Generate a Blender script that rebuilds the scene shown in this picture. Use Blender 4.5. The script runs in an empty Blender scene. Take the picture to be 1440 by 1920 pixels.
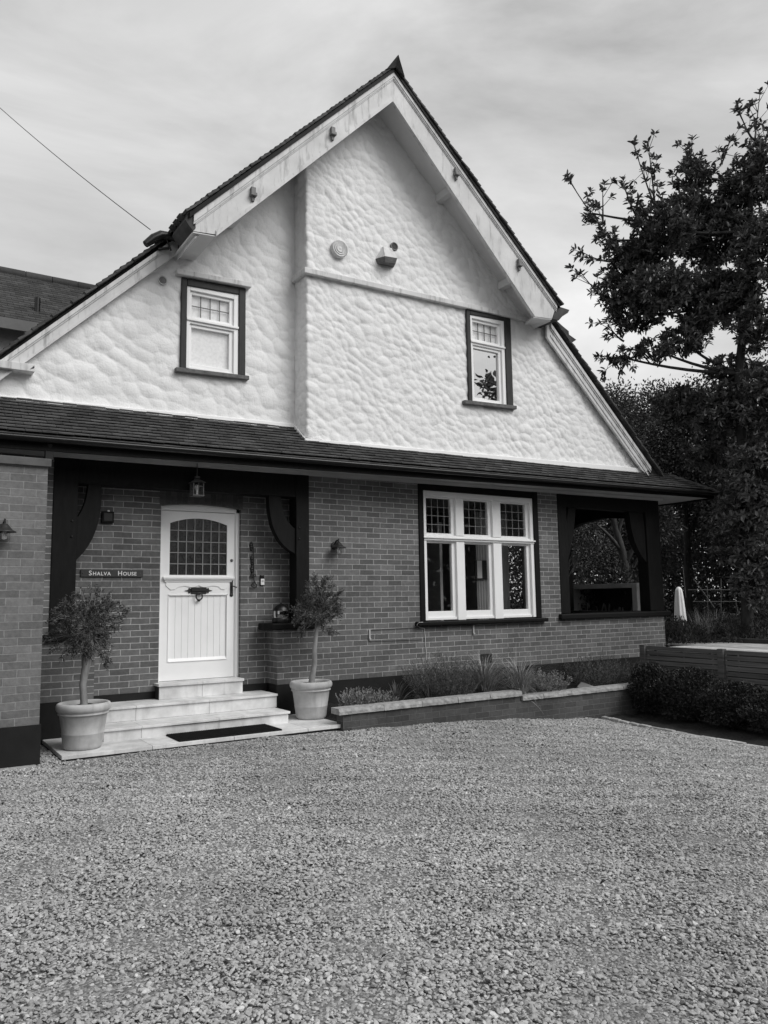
import bpy, math, random
import numpy as np
from mathutils import Vector, Matrix
random.seed(7); np.random.seed(7)
S = bpy.context.scene
R = math.radians

# ------------------------------------------------------------------ camera
CAM = np.array([-5.47029, -9.32745, 1.05809])
YAW, PIT, ROL, FPX = 0.57114, 0.114191, -0.0154086, 1450.67
fw = np.array([math.sin(YAW)*math.cos(PIT), math.cos(YAW)*math.cos(PIT), math.sin(PIT)])
rt = np.array([math.cos(YAW), -math.sin(YAW), 0.0]); up = np.cross(rt, fw)
RT = math.cos(ROL)*rt + math.sin(ROL)*up; UP = -math.sin(ROL)*rt + math.cos(ROL)*up
cd = bpy.data.cameras.new('camera'); co = bpy.data.objects.new('camera', cd); S.collection.objects.link(co)
m = Matrix(((RT[0], UP[0], -fw[0], CAM[0]), (RT[1], UP[1], -fw[1], CAM[1]), (RT[2], UP[2], -fw[2], CAM[2]), (0, 0, 0, 1)))
co.matrix_world = m
cd.sensor_fit = 'VERTICAL'; cd.sensor_height = 24.0; cd.lens = FPX/1920*24.0
cd.clip_start = 0.05; cd.clip_end = 1000
S.camera = co
S.render.resolution_x = 768; S.render.resolution_y = 1024
def at(u, v, d):                       # a point d metres deep along the sight line of a picture point
    return CAM + (fw + (u-720)/FPX*RT - (v-960)/FPX*UP)*d

# ------------------------------------------------------------------ light
SUN_EL, SUN_AZ = R(43), R(150)         # azimuth clockwise from +Y
W = bpy.data.worlds.new('World'); S.world = W; W.use_nodes = True
nt = W.node_tree; nt.nodes.clear()
def N(nt, t, **kw):
    n = nt.nodes.new(t)
    for k, v in kw.items():
        if k.startswith('i_'): n.inputs[k[2:].replace('_', ' ')].default_value = v
        else: setattr(n, k, v)
    return n
sky = N(nt, 'ShaderNodeTexSky', sky_type='NISHITA', sun_disc=False, sun_elevation=SUN_EL, sun_rotation=SUN_AZ,
        altitude=0, air_density=1.0, dust_density=3.0, ozone_density=1.0)
bw = N(nt, 'ShaderNodeRGBToBW'); nt.links.new(sky.outputs[0], bw.inputs[0])
tc = N(nt, 'ShaderNodeTexCoord'); mp = N(nt, 'ShaderNodeMapping'); mp.inputs['Scale'].default_value = (1.0, 1.0, 2.3)
mp.inputs['Rotation'].default_value = (0.25, 0.1, 0.4)
nt.links.new(tc.outputs['Generated'], mp.inputs[0])
nz = N(nt, 'ShaderNodeTexNoise'); nz.inputs['Scale'].default_value = 2.1; nz.inputs['Detail'].default_value = 9; nz.inputs['Roughness'].default_value = 0.56
nz.inputs['Distortion'].default_value = 0.6
nt.links.new(mp.outputs[0], nz.inputs['Vector'])
mr = N(nt, 'ShaderNodeMapRange'); mr.inputs['From Min'].default_value = 0.3; mr.inputs['From Max'].default_value = 0.75
mr.inputs['To Min'].default_value = 3.5; mr.inputs['To Max'].default_value = 7.2
nt.links.new(nz.outputs[0], mr.inputs[0])
mx = N(nt, 'ShaderNodeMix', data_type='FLOAT'); mx.inputs[0].default_value = 0.85     # overcast veil over the clear sky
nt.links.new(bw.outputs[0], mx.inputs[2]); nt.links.new(mr.outputs[0], mx.inputs[3])
bg = N(nt, 'ShaderNodeBackground'); bg.inputs['Strength'].default_value = 0.10
sz = N(nt, 'ShaderNodeSeparateXYZ'); nt.links.new(tc.outputs['Generated'], sz.inputs[0])
gr = N(nt, 'ShaderNodeMapRange'); gr.inputs['From Min'].default_value = 0.05; gr.inputs['From Max'].default_value = 0.65; gr.inputs['To Min'].default_value = 1.08; gr.inputs['To Max'].default_value = 0.88
nt.links.new(sz.outputs[2], gr.inputs[0]); gm = N(nt, 'ShaderNodeMath', operation='MULTIPLY'); nt.links.new(mx.outputs[0], gm.inputs[0]); nt.links.new(gr.outputs[0], gm.inputs[1])
nt.links.new(gm.outputs[0], bg.inputs[0])
wo = N(nt, 'ShaderNodeOutputWorld'); nt.links.new(bg.outputs[0], wo.inputs[0])
sl = bpy.data.lights.new('sun', 'SUN'); sl.energy = 1.5; sl.angle = R(38); sl.color = (1, 0.995, 0.985)
so = bpy.data.objects.new('sun', sl); S.collection.objects.link(so)
sd = Vector((math.sin(SUN_AZ)*math.cos(SUN_EL), math.cos(SUN_AZ)*math.cos(SUN_EL), math.sin(SUN_EL)))
so.rotation_euler = sd.to_track_quat('Z', 'Y').to_euler(); so.location = (3, -12, 14)
S.view_settings.view_transform = 'Standard'; S.view_settings.look = 'None'
S.view_settings.exposure = 0.66; S.view_settings.gamma = 1.0
S.render.engine = 'CYCLES'

# ------------------------------------------------------------------ materials
def base_mat(name):
    m = bpy.data.materials.new(name); m.use_nodes = True
    t = m.node_tree; b = t.nodes['Principled BSDF']
    return m, t, b
def grey(v): return (v, v, v, 1)
def mk(name, col, var=0.2, scale=4.0, rough=0.7, bump=0.2, bscale=60.0, dist=0.004, spec=0.3, lo=None, island=0.0, stretch=(1, 1, 1), stain=0.0):
    m, t, b = base_mat(name); L = t.links
    g = N(t, 'ShaderNodeNewGeometry'); mp = N(t, 'ShaderNodeMapping'); mp.inputs['Scale'].default_value = stretch
    L.new(g.outputs['Position'], mp.inputs[0])
    n = N(t, 'ShaderNodeTexNoise'); n.inputs['Scale'].default_value = scale; n.inputs['Detail'].default_value = 6; n.inputs['Roughness'].default_value = 0.6
    L.new(mp.outputs[0], n.inputs['Vector'])
    r = N(t, 'ShaderNodeMapRange'); r.inputs['From Min'].default_value = 0.3; r.inputs['From Max'].default_value = 0.7
    r.inputs['To Min'].default_value = col*(1-var); r.inputs['To Max'].default_value = col*(1+var)
    L.new(n.outputs[0], r.inputs[0]); out = r.outputs[0]
    if island:
        mm = N(t, 'ShaderNodeMapRange'); mm.inputs['To Min'].default_value = 1-island; mm.inputs['To Max'].default_value = 1+island
        L.new(g.outputs['Random Per Island'], mm.inputs[0])
        mu = N(t, 'ShaderNodeMath', operation='MULTIPLY'); L.new(out, mu.inputs[0]); L.new(mm.outputs[0], mu.inputs[1]); out = mu.outputs[0]
    if stain:
        n3 = N(t, 'ShaderNodeTexNoise'); n3.inputs['Scale'].default_value = 1.0; n3.inputs['Detail'].default_value = 8; n3.inputs['Roughness'].default_value = 0.65
        mp3 = N(t, 'ShaderNodeMapping'); mp3.inputs['Scale'].default_value = (14, 14, 2.2); L.new(g.outputs['Position'], mp3.inputs[0]); L.new(mp3.outputs[0], n3.inputs['Vector'])
        r3 = N(t, 'ShaderNodeMapRange'); r3.inputs['From Min'].default_value = 0.52; r3.inputs['From Max'].default_value = 0.72
        r3.inputs['To Min'].default_value = 1.0; r3.inputs['To Max'].default_value = 1-stain; L.new(n3.outputs[0], r3.inputs[0])
        mu = N(t, 'ShaderNodeMath', operation='MULTIPLY'); L.new(out, mu.inputs[0]); L.new(r3.outputs[0], mu.inputs[1]); out = mu.outputs[0]
    cb = N(t, 'ShaderNodeCombineColor')
    for i in range(3): L.new(out, cb.inputs[i])
    L.new(cb.outputs[0], b.inputs['Base Color'])
    b.inputs['Roughness'].default_value = rough; b.inputs['Specular IOR Level'].default_value = spec
    if bump:
        n2 = N(t, 'ShaderNodeTexNoise'); n2.inputs['Scale'].default_value = bscale; n2.inputs['Detail'].default_value = 5
        L.new(mp.outputs[0], n2.inputs['Vector'])
        bp = N(t, 'ShaderNodeBump'); bp.inputs['Strength'].default_value = bump; bp.inputs['Distance'].default_value = dist
        L.new(n2.outputs[0], bp.inputs['Height']); L.new(bp.outputs[0], b.inputs['Normal'])
    return m
def brick_mat(name, c1, c2, mortar, w=0.2347, h=0.075, ms=0.0045, x0=0.0, z0=0.0, soldier=False):
    m, t, b = base_mat(name); L = t.links
    g = N(t, 'ShaderNodeNewGeometry'); sp = N(t, 'ShaderNodeSeparateXYZ'); L.new(g.outputs['Position'], sp.inputs[0])
    sn = N(t, 'ShaderNodeSeparateXYZ'); L.new(g.outputs['True Normal'], sn.inputs[0])
    ab = N(t, 'ShaderNodeMath', operation='ABSOLUTE'); L.new(sn.outputs[0], ab.inputs[0])
    gt = N(t, 'ShaderNodeMath', operation='GREATER_THAN'); L.new(ab.outputs[0], gt.inputs[0]); gt.inputs[1].default_value = 0.7
    mx = N(t, 'ShaderNodeMix', data_type='FLOAT'); L.new(gt.outputs[0], mx.inputs[0]); L.new(sp.outputs[0], mx.inputs[2]); L.new(sp.outputs[1], mx.inputs[3])
    ad = N(t, 'ShaderNodeMath', operation='ADD'); L.new(mx.outputs[0], ad.inputs[0]); ad.inputs[1].default_value = 50*w + 0.5*w - x0
    az = N(t, 'ShaderNodeMath', operation='ADD'); L.new(sp.outputs[2], az.inputs[0]); az.inputs[1].default_value = 40*h - z0
    # a slight waver of the courses
    nw = N(t, 'ShaderNodeTexNoise'); nw.inputs['Scale'].default_value = 5.0; nw.inputs['Detail'].default_value = 3; L.new(g.outputs['Position'], nw.inputs['Vector'])
    w1 = N(t, 'ShaderNodeMath', operation='MULTIPLY_ADD'); L.new(nw.outputs[0], w1.inputs[0]); w1.inputs[1].default_value = 0.012; L.new(az.outputs[0], w1.inputs[2])
    w2 = N(t, 'ShaderNodeMath', operation='MULTIPLY_ADD'); L.new(nw.outputs[0], w2.inputs[0]); w2.inputs[1].default_value = 0.03; L.new(ad.outputs[0], w2.inputs[2])
    cx = N(t, 'ShaderNodeCombineXYZ')
    if soldier: L.new(w1.outputs[0], cx.inputs[0]); L.new(w2.outputs[0], cx.inputs[1])
    else: L.new(w2.outputs[0], cx.inputs[0]); L.new(w1.outputs[0], cx.inputs[1])
    br = N(t, 'ShaderNodeTexBrick'); L.new(cx.outputs[0], br.inputs['Vector'])
    br.inputs['Scale'].default_value = 1.0; br.inputs['Brick Width'].default_value = w; br.inputs['Row Height'].default_value = h
    br.inputs['Mortar Size'].default_value = ms; br.inputs['Mortar Smooth'].default_value = 0.25; br.inputs['Bias'].default_value = 0.0
    br.inputs['Color1'].default_value = grey(c1); br.inputs['Color2'].default_value = grey(c2); br.inputs['Mortar'].default_value = grey(mortar)
    n = N(t, 'ShaderNodeTexNoise'); n.inputs['Scale'].default_value = 22; n.inputs['Detail'].default_value = 8; n.inputs['Roughness'].default_value = 0.7; L.new(g.outputs['Position'], n.inputs['Vector'])
    n1 = N(t, 'ShaderNodeTexNoise'); n1.inputs['Scale'].default_value = 1.3; n1.inputs['Detail'].default_value = 4; L.new(g.outputs['Position'], n1.inputs['Vector'])
    a = N(t, 'ShaderNodeMath', operation='ADD'); L.new(n.outputs[0], a.inputs[0]); L.new(n1.outputs[0], a.inputs[1])
    r = N(t, 'ShaderNodeMapRange'); r.inputs['From Min'].default_value = 0.7; r.inputs['From Max'].default_value = 1.3; r.inputs['To Min'].default_value = 0.7; r.inputs['To Max'].default_value = 1.3
    L.new(a.outputs[0], r.inputs[0])
    mu = N(t, 'ShaderNodeMix', data_type='RGBA', blend_type='MULTIPLY'); mu.inputs[0].default_value = 1.0
    cc = N(t, 'ShaderNodeCombineColor')
    for i in range(3): L.new(r.outputs[0], cc.inputs[i])
    n5 = N(t, 'ShaderNodeTexNoise'); n5.inputs['Scale'].default_value = 2.6; n5.inputs['Detail'].default_value = 7; n5.inputs['Roughness'].default_value = 0.7; L.new(g.outputs['Position'], n5.inputs['Vector'])
    r5 = N(t, 'ShaderNodeMapRange'); r5.inputs['From Min'].default_value = 0.58; r5.inputs['From Max'].default_value = 0.78; r5.inputs['To Min'].default_value = 0.0; r5.inputs['To Max'].default_value = 0.45; L.new(n5.outputs[0], r5.inputs[0])
    m5 = N(t, 'ShaderNodeMix', data_type='RGBA'); L.new(r5.outputs[0], m5.inputs[0]); L.new(br.outputs[0], m5.inputs[6]); m5.inputs[7].default_value = grey(mortar*.75)
    L.new(m5.outputs[2], mu.inputs[6]); L.new(cc.outputs[0], mu.inputs[7]); L.new(mu.outputs[2], b.inputs['Base Color'])
    b.inputs['Roughness'].default_value = 0.85; b.inputs['Specular IOR Level'].default_value = 0.2
    s = N(t, 'ShaderNodeMath', operation='MULTIPLY_ADD'); L.new(br.outputs['Fac'], s.inputs[0]); s.inputs[1].default_value = -0.8
    L.new(n.outputs[0], s.inputs[2])
    bp = N(t, 'ShaderNodeBump'); bp.inputs['Strength'].default_value = 0.7; bp.inputs['Distance'].default_value = 0.006
    L.new(s.outputs[0], bp.inputs['Height']); L.new(bp.outputs[0], b.inputs['Normal'])
    return m
def glass_mat(name, tint=0.8, refl=1.0, rough=0.0, wob=0.02):
    m = bpy.data.materials.new(name); m.use_nodes = True; t = m.node_tree; t.nodes.clear(); L = t.links
    tr = N(t, 'ShaderNodeBsdfTransparent'); tr.inputs[0].default_value = grey(tint)
    gl = N(t, 'ShaderNodeBsdfGlossy'); gl.inputs['Roughness'].default_value = rough; gl.inputs[0].default_value = grey(0.95)
    lw_ = N(t, 'ShaderNodeLayerWeight'); lw_.inputs[0].default_value = 0.5
    pw = N(t, 'ShaderNodeMath', operation='POWER'); L.new(lw_.outputs['Facing'], pw.inputs[0]); pw.inputs[1].default_value = 5.0
    sc_ = N(t, 'ShaderNodeMath', operation='MULTIPLY_ADD'); L.new(pw.outputs[0], sc_.inputs[0]); sc_.inputs[1].default_value = 0.95; sc_.inputs[2].default_value = 0.05
    mm = N(t, 'ShaderNodeMath', operation='MULTIPLY'); mm.inputs[1].default_value = refl; mm.use_clamp = True; L.new(sc_.outputs[0], mm.inputs[0])
    n = N(t, 'ShaderNodeTexNoise'); n.inputs['Scale'].default_value = 2.5; g = N(t, 'ShaderNodeNewGeometry'); L.new(g.outputs['Position'], n.inputs['Vector'])
    bp = N(t, 'ShaderNodeBump'); bp.inputs['Strength'].default_value = wob; bp.inputs['Distance'].default_value = 0.05; L.new(n.outputs[0], bp.inputs['Height'])
    L.new(bp.outputs[0], gl.inputs['Normal'])
    mx = N(t, 'ShaderNodeMixShader'); L.new(mm.outputs[0], mx.inputs[0]); L.new(tr.outputs[0], mx.inputs[1]); L.new(gl.outputs[0], mx.inputs[2])
    o = N(t, 'ShaderNodeOutputMaterial'); L.new(mx.outputs[0], o.inputs[0])
    return m

M = {}
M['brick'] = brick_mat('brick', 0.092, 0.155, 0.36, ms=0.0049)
M['brick_block'] = brick_mat('brick_block', 0.13, 0.19, 0.25, ms=0.005, x0=0.08, z0=-0.055)
M['brick_planter'] = brick_mat('brick_planter', 0.055, 0.085, 0.12, x0=0.1, z0=-0.27, ms=0.004)
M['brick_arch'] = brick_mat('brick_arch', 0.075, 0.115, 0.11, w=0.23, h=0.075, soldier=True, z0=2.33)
M['plinth'] = mk('black_plinth_paint', 0.013, 0.35, 3, 0.75, 0.25, 40, 0.004, 0.2)
M['timber'] = mk('black_stained_timber', 0.0065, 0.4, 5, 0.6, 0.25, 30, 0.003, 0.15, stretch=(6, 6, 1))
M['gutter'] = mk('black_gutter', 0.007, 0.3, 6, 0.35, 0.05, 30, 0.002, 0.4)
M['white'] = mk('white_gloss_paint', 0.84, 0.03, 3, 0.42, 0.05, 25, 0.002, 0.4)
M['white_worn'] = mk('weathered_white_boards', 0.60, 0.14, 2.5, 0.6, 0.2, 40, 0.003, 0.3, stain=0.5)
M['white_soffit'] = mk('white_soffit_paint', 0.62, 0.06, 3, 0.6, 0.1, 30, 0.003, 0.3)
M['soffit_grey'] = mk('grey_soffit', 0.42, 0.1, 3, 0.6, 0.1, 30, 0.003, 0.3)
M['stucco'] = mk('white_roughcast', 0.76, 0.04, 1.5, 0.85, 0.6, 45, 0.010, 0.15, stain=.07)
M['stone_step'] = mk('pale_stone_tile', 0.62, 0.24, 4.0, 0.6, 0.12, 60, 0.002, 0.3, island=0.10, stain=.18)
M['coping'] = mk('rock_faced_coping', 0.32, 0.3, 14, 0.9, 0.9, 35, 0.010, 0.15, island=0.12)
M['pot'] = mk('clay_pot', 0.43, 0.2, 5.0, 0.8, 0.2, 50, 0.003, 0.2, stain=.22)
M['pot_lip'] = M['pot']
M['soil'] = mk('soil', 0.03, 0.5, 30, 0.95, 1.0, 80, 0.02, 0.1)
M['lawn'] = mk('rough_ground', 0.05, 0.4, 2, 0.95, 0.8, 30, 0.03, 0.1)
M['tile'] = mk('clay_roof_tile', 0.062, 0.4, 5, 0.8, 0.5, 50, 0.004, 0.25, island=0.30)
M['tile_rear'] = mk('rear_roof_tile', 0.042, 0.35, 4, 0.8, 0.5, 50, 0.004, 0.25, island=0.35)
M['lead'] = mk('lead_flashing', 0.16, 0.3, 12, 0.6, 0.3, 30, 0.003, 0.4)
M['came'] = mk('lead_came', 0.22, 0.2, 20, 0.5, 0.1, 40, 0.001, 0.5)
M['sill_brick'] = mk('tile_sill', 0.13, 0.35, 18, 0.8, 0.4, 60, 0.003, 0.2)
M['frame_dark'] = mk('dark_brown_frame', 0.028, 0.3, 8, 0.6, 0.3, 30, 0.003, 0.3, stretch=(5, 5, 1))
M['coping_dark'] = mk('dark_coping', 0.11, 0.25, 5, 0.85, 0.4, 40, 0.004, 0.2)
M['iron'] = mk('black_iron', 0.014, 0.3, 20, 0.45, 0.25, 60, 0.002, 0.5)
M['iron_grey'] = mk('weathered_iron', 0.07, 0.4, 20, 0.5, 0.3, 60, 0.002, 0.5)
M['mat'] = mk('rubber_mat', 0.014, 0.4, 60, 0.9, 1.0, 120, 0.006, 0.1)
M['sign'] = mk('slate_sign', 0.045, 0.2, 15, 0.7, 0.2, 60, 0.001, 0.3)
M['sign_text'] = mk('sign_lettering', 0.72, 0.03, 5, 0.6, 0, 5)
M['plastic_white'] = mk('white_plastic', 0.75, 0.02, 5, 0.4, 0, 5)
M['bark_pale'] = mk('pale_bark', 0.22, 0.35, 14, 0.85, 0.6, 40, 0.006, 0.15, stretch=(1, 1, 0.35))
M['bark'] = mk('dark_bark', 0.045, 0.4, 10, 0.9, 0.8, 30, 0.01, 0.1, stretch=(1, 1, 0.3))
M['bark_mid'] = mk('mossy_bark', 0.06, 0.4, 10, 0.9, 0.8, 30, 0.01, 0.1, stretch=(1, 1, 0.3))
M['leaf_olive'] = mk('olive_leaf', 0.075, 0.3, 6, 0.55, 0, 10, spec=0.35, island=0.55)
M['leaf_mag'] = mk('glossy_leaf', 0.12, 0.25, 2, 0.28, 0, 10, spec=0.5, island=0.6)
M['leaf_bg'] = mk('garden_leaf', 0.080, 0.5, 0.7, 0.8, 0, 10, spec=0.08, island=0.5)
M['leaf_bg2'] = mk('pale_garden_leaf', 0.10, 0.5, 0.7, 0.8, 0, 10, spec=0.08, island=0.5)
M['leaf_shrub'] = mk('shrub_leaf', 0.024, 0.3, 3, 0.5, 0, 10, spec=0.25, island=0.8)
M['leaf_lav'] = mk('lavender_leaf', 0.12, 0.3, 5, 0.8, 0, 10, spec=0.1, island=0.5)
M['leaf_seed'] = mk('sedum_head', 0.21, 0.3, 9, 0.8, 0, 10, spec=0.1, island=0.5)
M['grass'] = mk('ornamental_grass', 0.26, 0.3, 5, 0.7, 0, 10, spec=0.2, island=0.5)
M['fence'] = mk('grey_brown_fence_board', 0.12, 0.4, 6, 0.8, 0.4, 40, 0.003, 0.2, island=0.25, stretch=(1, 0.2, 5))
M['deck'] = mk('weathered_deck_board', 0.48, 0.35, 5, 0.7, 0.4, 40, 0.003, 0.3, island=0.3)
M['sleeper'] = mk('dark_sleeper', 0.045, 0.3, 5, 0.8, 0.4, 30, 0.004, 0.2)
M['canvas'] = mk('cream_canvas', 0.82, 0.06, 8, 0.9, 0.25, 40, 0.006, 0.1)
M['stick'] = mk('pale_cane', 0.12, 0.3, 12, 0.8, 0.2, 40, 0.002, 0.2)
M['render_grey'] = mk('grey_render', 0.14, 0.15, 4, 0.8, 0.3, 50, 0.003, 0.2)
M['room'] = mk('room_plaster', 0.35, 0.1, 2, 0.8, 0, 10)
M['room_dark'] = mk('room_floor', 0.08, 0.2, 2, 0.5, 0, 10)
M['curtain'] = mk('curtain_cloth', 0.42, 0.1, 3, 0.9, 0.1, 30)
M['blind'] = mk('lace_blind', 0.86, 0.12, 25, 0.9, 0.1, 30)
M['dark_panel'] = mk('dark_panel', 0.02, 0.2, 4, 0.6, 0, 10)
M['pale_panel'] = mk('pale_panel', 0.62, 0.1, 4, 0.6, 0, 10)
M['kerb'] = mk('pale_kerb_sett', 0.36, 0.3, 16, 0.9, 0.7, 40, 0.01, 0.2, island=0.25)
M['wall_plain'] = mk('plain_render', 0.4, 0.1, 3, 0.9, 0.2, 30)
M['glass'] = glass_mat('window_glass', 0.88, 0.9, 0.0, 0.03)
M['glass_up'] = glass_mat('upper_window_glass', 0.96, 2.5, 0.0, 0.05); M['glass_mirror'] = glass_mat('lower_sash_glass', 0.6, 13.0, 0.0, 0.03)
M['lens'] = glass_mat('lamp_glass', 0.85, 1.0, 0.05, 0.0)
# textured dark door glass
m, t, b = base_mat('hammered_glass'); L = t.links
b.inputs['Base Color'].default_value = grey(0.022); b.inputs['Roughness'].default_value = 0.15; b.inputs['Specular IOR Level'].default_value = 0.8
g = N(t, 'ShaderNodeNewGeometry'); v = N(t, 'ShaderNodeTexVoronoi'); v.inputs['Scale'].default_value = 70; L.new(g.outputs['Position'], v.inputs['Vector'])
bp = N(t, 'ShaderNodeBump'); bp.inputs['Strength'].default_value = 0.5; bp.inputs['Distance'].default_value = 0.004; L.new(v.outputs['Distance'], bp.inputs['Height']); L.new(bp.outputs[0], b.inputs['Normal'])
M['hammered'] = m
# mirror ball
m, t, b = base_mat('polished_steel'); b.inputs['Base Color'].default_value = grey(0.35); b.inputs['Metallic'].default_value = 1; b.inputs['Roughness'].default_value = 0.08
M['steel'] = m
# white frosted bulb glass (lamps are off, nothing glows)
M['bulb'] = mk('frosted_bulb', 0.9, 0.02, 5, 0.2, 0, 5, spec=0.6)
# gravel
m, t, b = base_mat('gravel_pebble'); L = t.links
g = N(t, 'ShaderNodeNewGeometry'); cr = N(t, 'ShaderNodeValToRGB'); L.new(g.outputs['Random Per Island'], cr.inputs[0])
e = cr.color_ramp; e.elements[0].position = 0; e.elements[0].color = grey(0.20); e.elements[1].position = 1; e.elements[1].color = grey(0.58)
x = e.elements.new(0.2); x.color = grey(0.30); x = e.elements.new(0.75); x.color = grey(0.38); x = e.elements.new(0.96); x.color = grey(0.45)
n = N(t, 'ShaderNodeTexNoise'); n.inputs['Scale'].default_value = 90; n.inputs['Detail'].default_value = 4; L.new(g.outputs['Position'], n.inputs['Vector'])
nb = N(t, 'ShaderNodeTexNoise'); nb.inputs['Scale'].default_value = 0.8; nb.inputs['Detail'].default_value = 5; L.new(g.outputs['Position'], nb.inputs['Vector'])
ad = N(t, 'ShaderNodeMath', operation='ADD'); L.new(n.outputs[0], ad.inputs[0]); L.new(nb.outputs[0], ad.inputs[1])
r = N(t, 'ShaderNodeMapRange'); r.inputs['From Min'].default_value = 0.7; r.inputs['From Max'].default_value = 1.3; r.inputs['To Min'].default_value = 0.75; r.inputs['To Max'].default_value = 1.25
L.new(ad.outputs[0], r.inputs[0]); cc = N(t, 'ShaderNodeCombineColor')
for i in range(3): L.new(r.outputs[0], cc.inputs[i])
mu = N(t, 'ShaderNodeMix', data_type='RGBA', blend_type='MULTIPLY'); mu.inputs[0].default_value = 1.0
L.new(cr.outputs[0], mu.inputs[6]); L.new(cc.outputs[0], mu.inputs[7]); L.new(mu.outputs[2], b.inputs['Base Color'])
b.inputs['Roughness'].default_value = 0.8; b.inputs['Specular IOR Level'].default_value = 0.3
M['pebble'] = m
# gravel bed between the pebbles: small voronoi stones
m, t, b = base_mat('gravel_bed'); L = t.links
g = N(t, 'ShaderNodeNewGeometry'); v = N(t, 'ShaderNodeTexVoronoi'); v.inputs['Scale'].default_value = 75; L.new(g.outputs['Position'], v.inputs['Vector'])
sp = N(t, 'ShaderNodeSeparateColor'); L.new(v.outputs['Color'], sp.inputs[0])
r = N(t, 'ShaderNodeMapRange'); r.inputs['To Min'].default_value = 0.08; r.inputs['To Max'].default_value = 0.30; L.new(sp.outputs[0], r.inputs[0])
cc = N(t, 'ShaderNodeCombineColor')
for i in range(3): L.new(r.outputs[0], cc.inputs[i])
L.new(cc.outputs[0], b.inputs['Base Color']); b.inputs['Roughness'].default_value = 0.9
bp = N(t, 'ShaderNodeBump'); bp.invert = True; bp.inputs['Strength'].default_value = 1.0; bp.inputs['Distance'].default_value = 0.01
L.new(v.outputs['Distance'], bp.inputs['Height']); L.new(bp.outputs[0], b.inputs['Normal'])
M['gravel_bed'] = m

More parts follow.
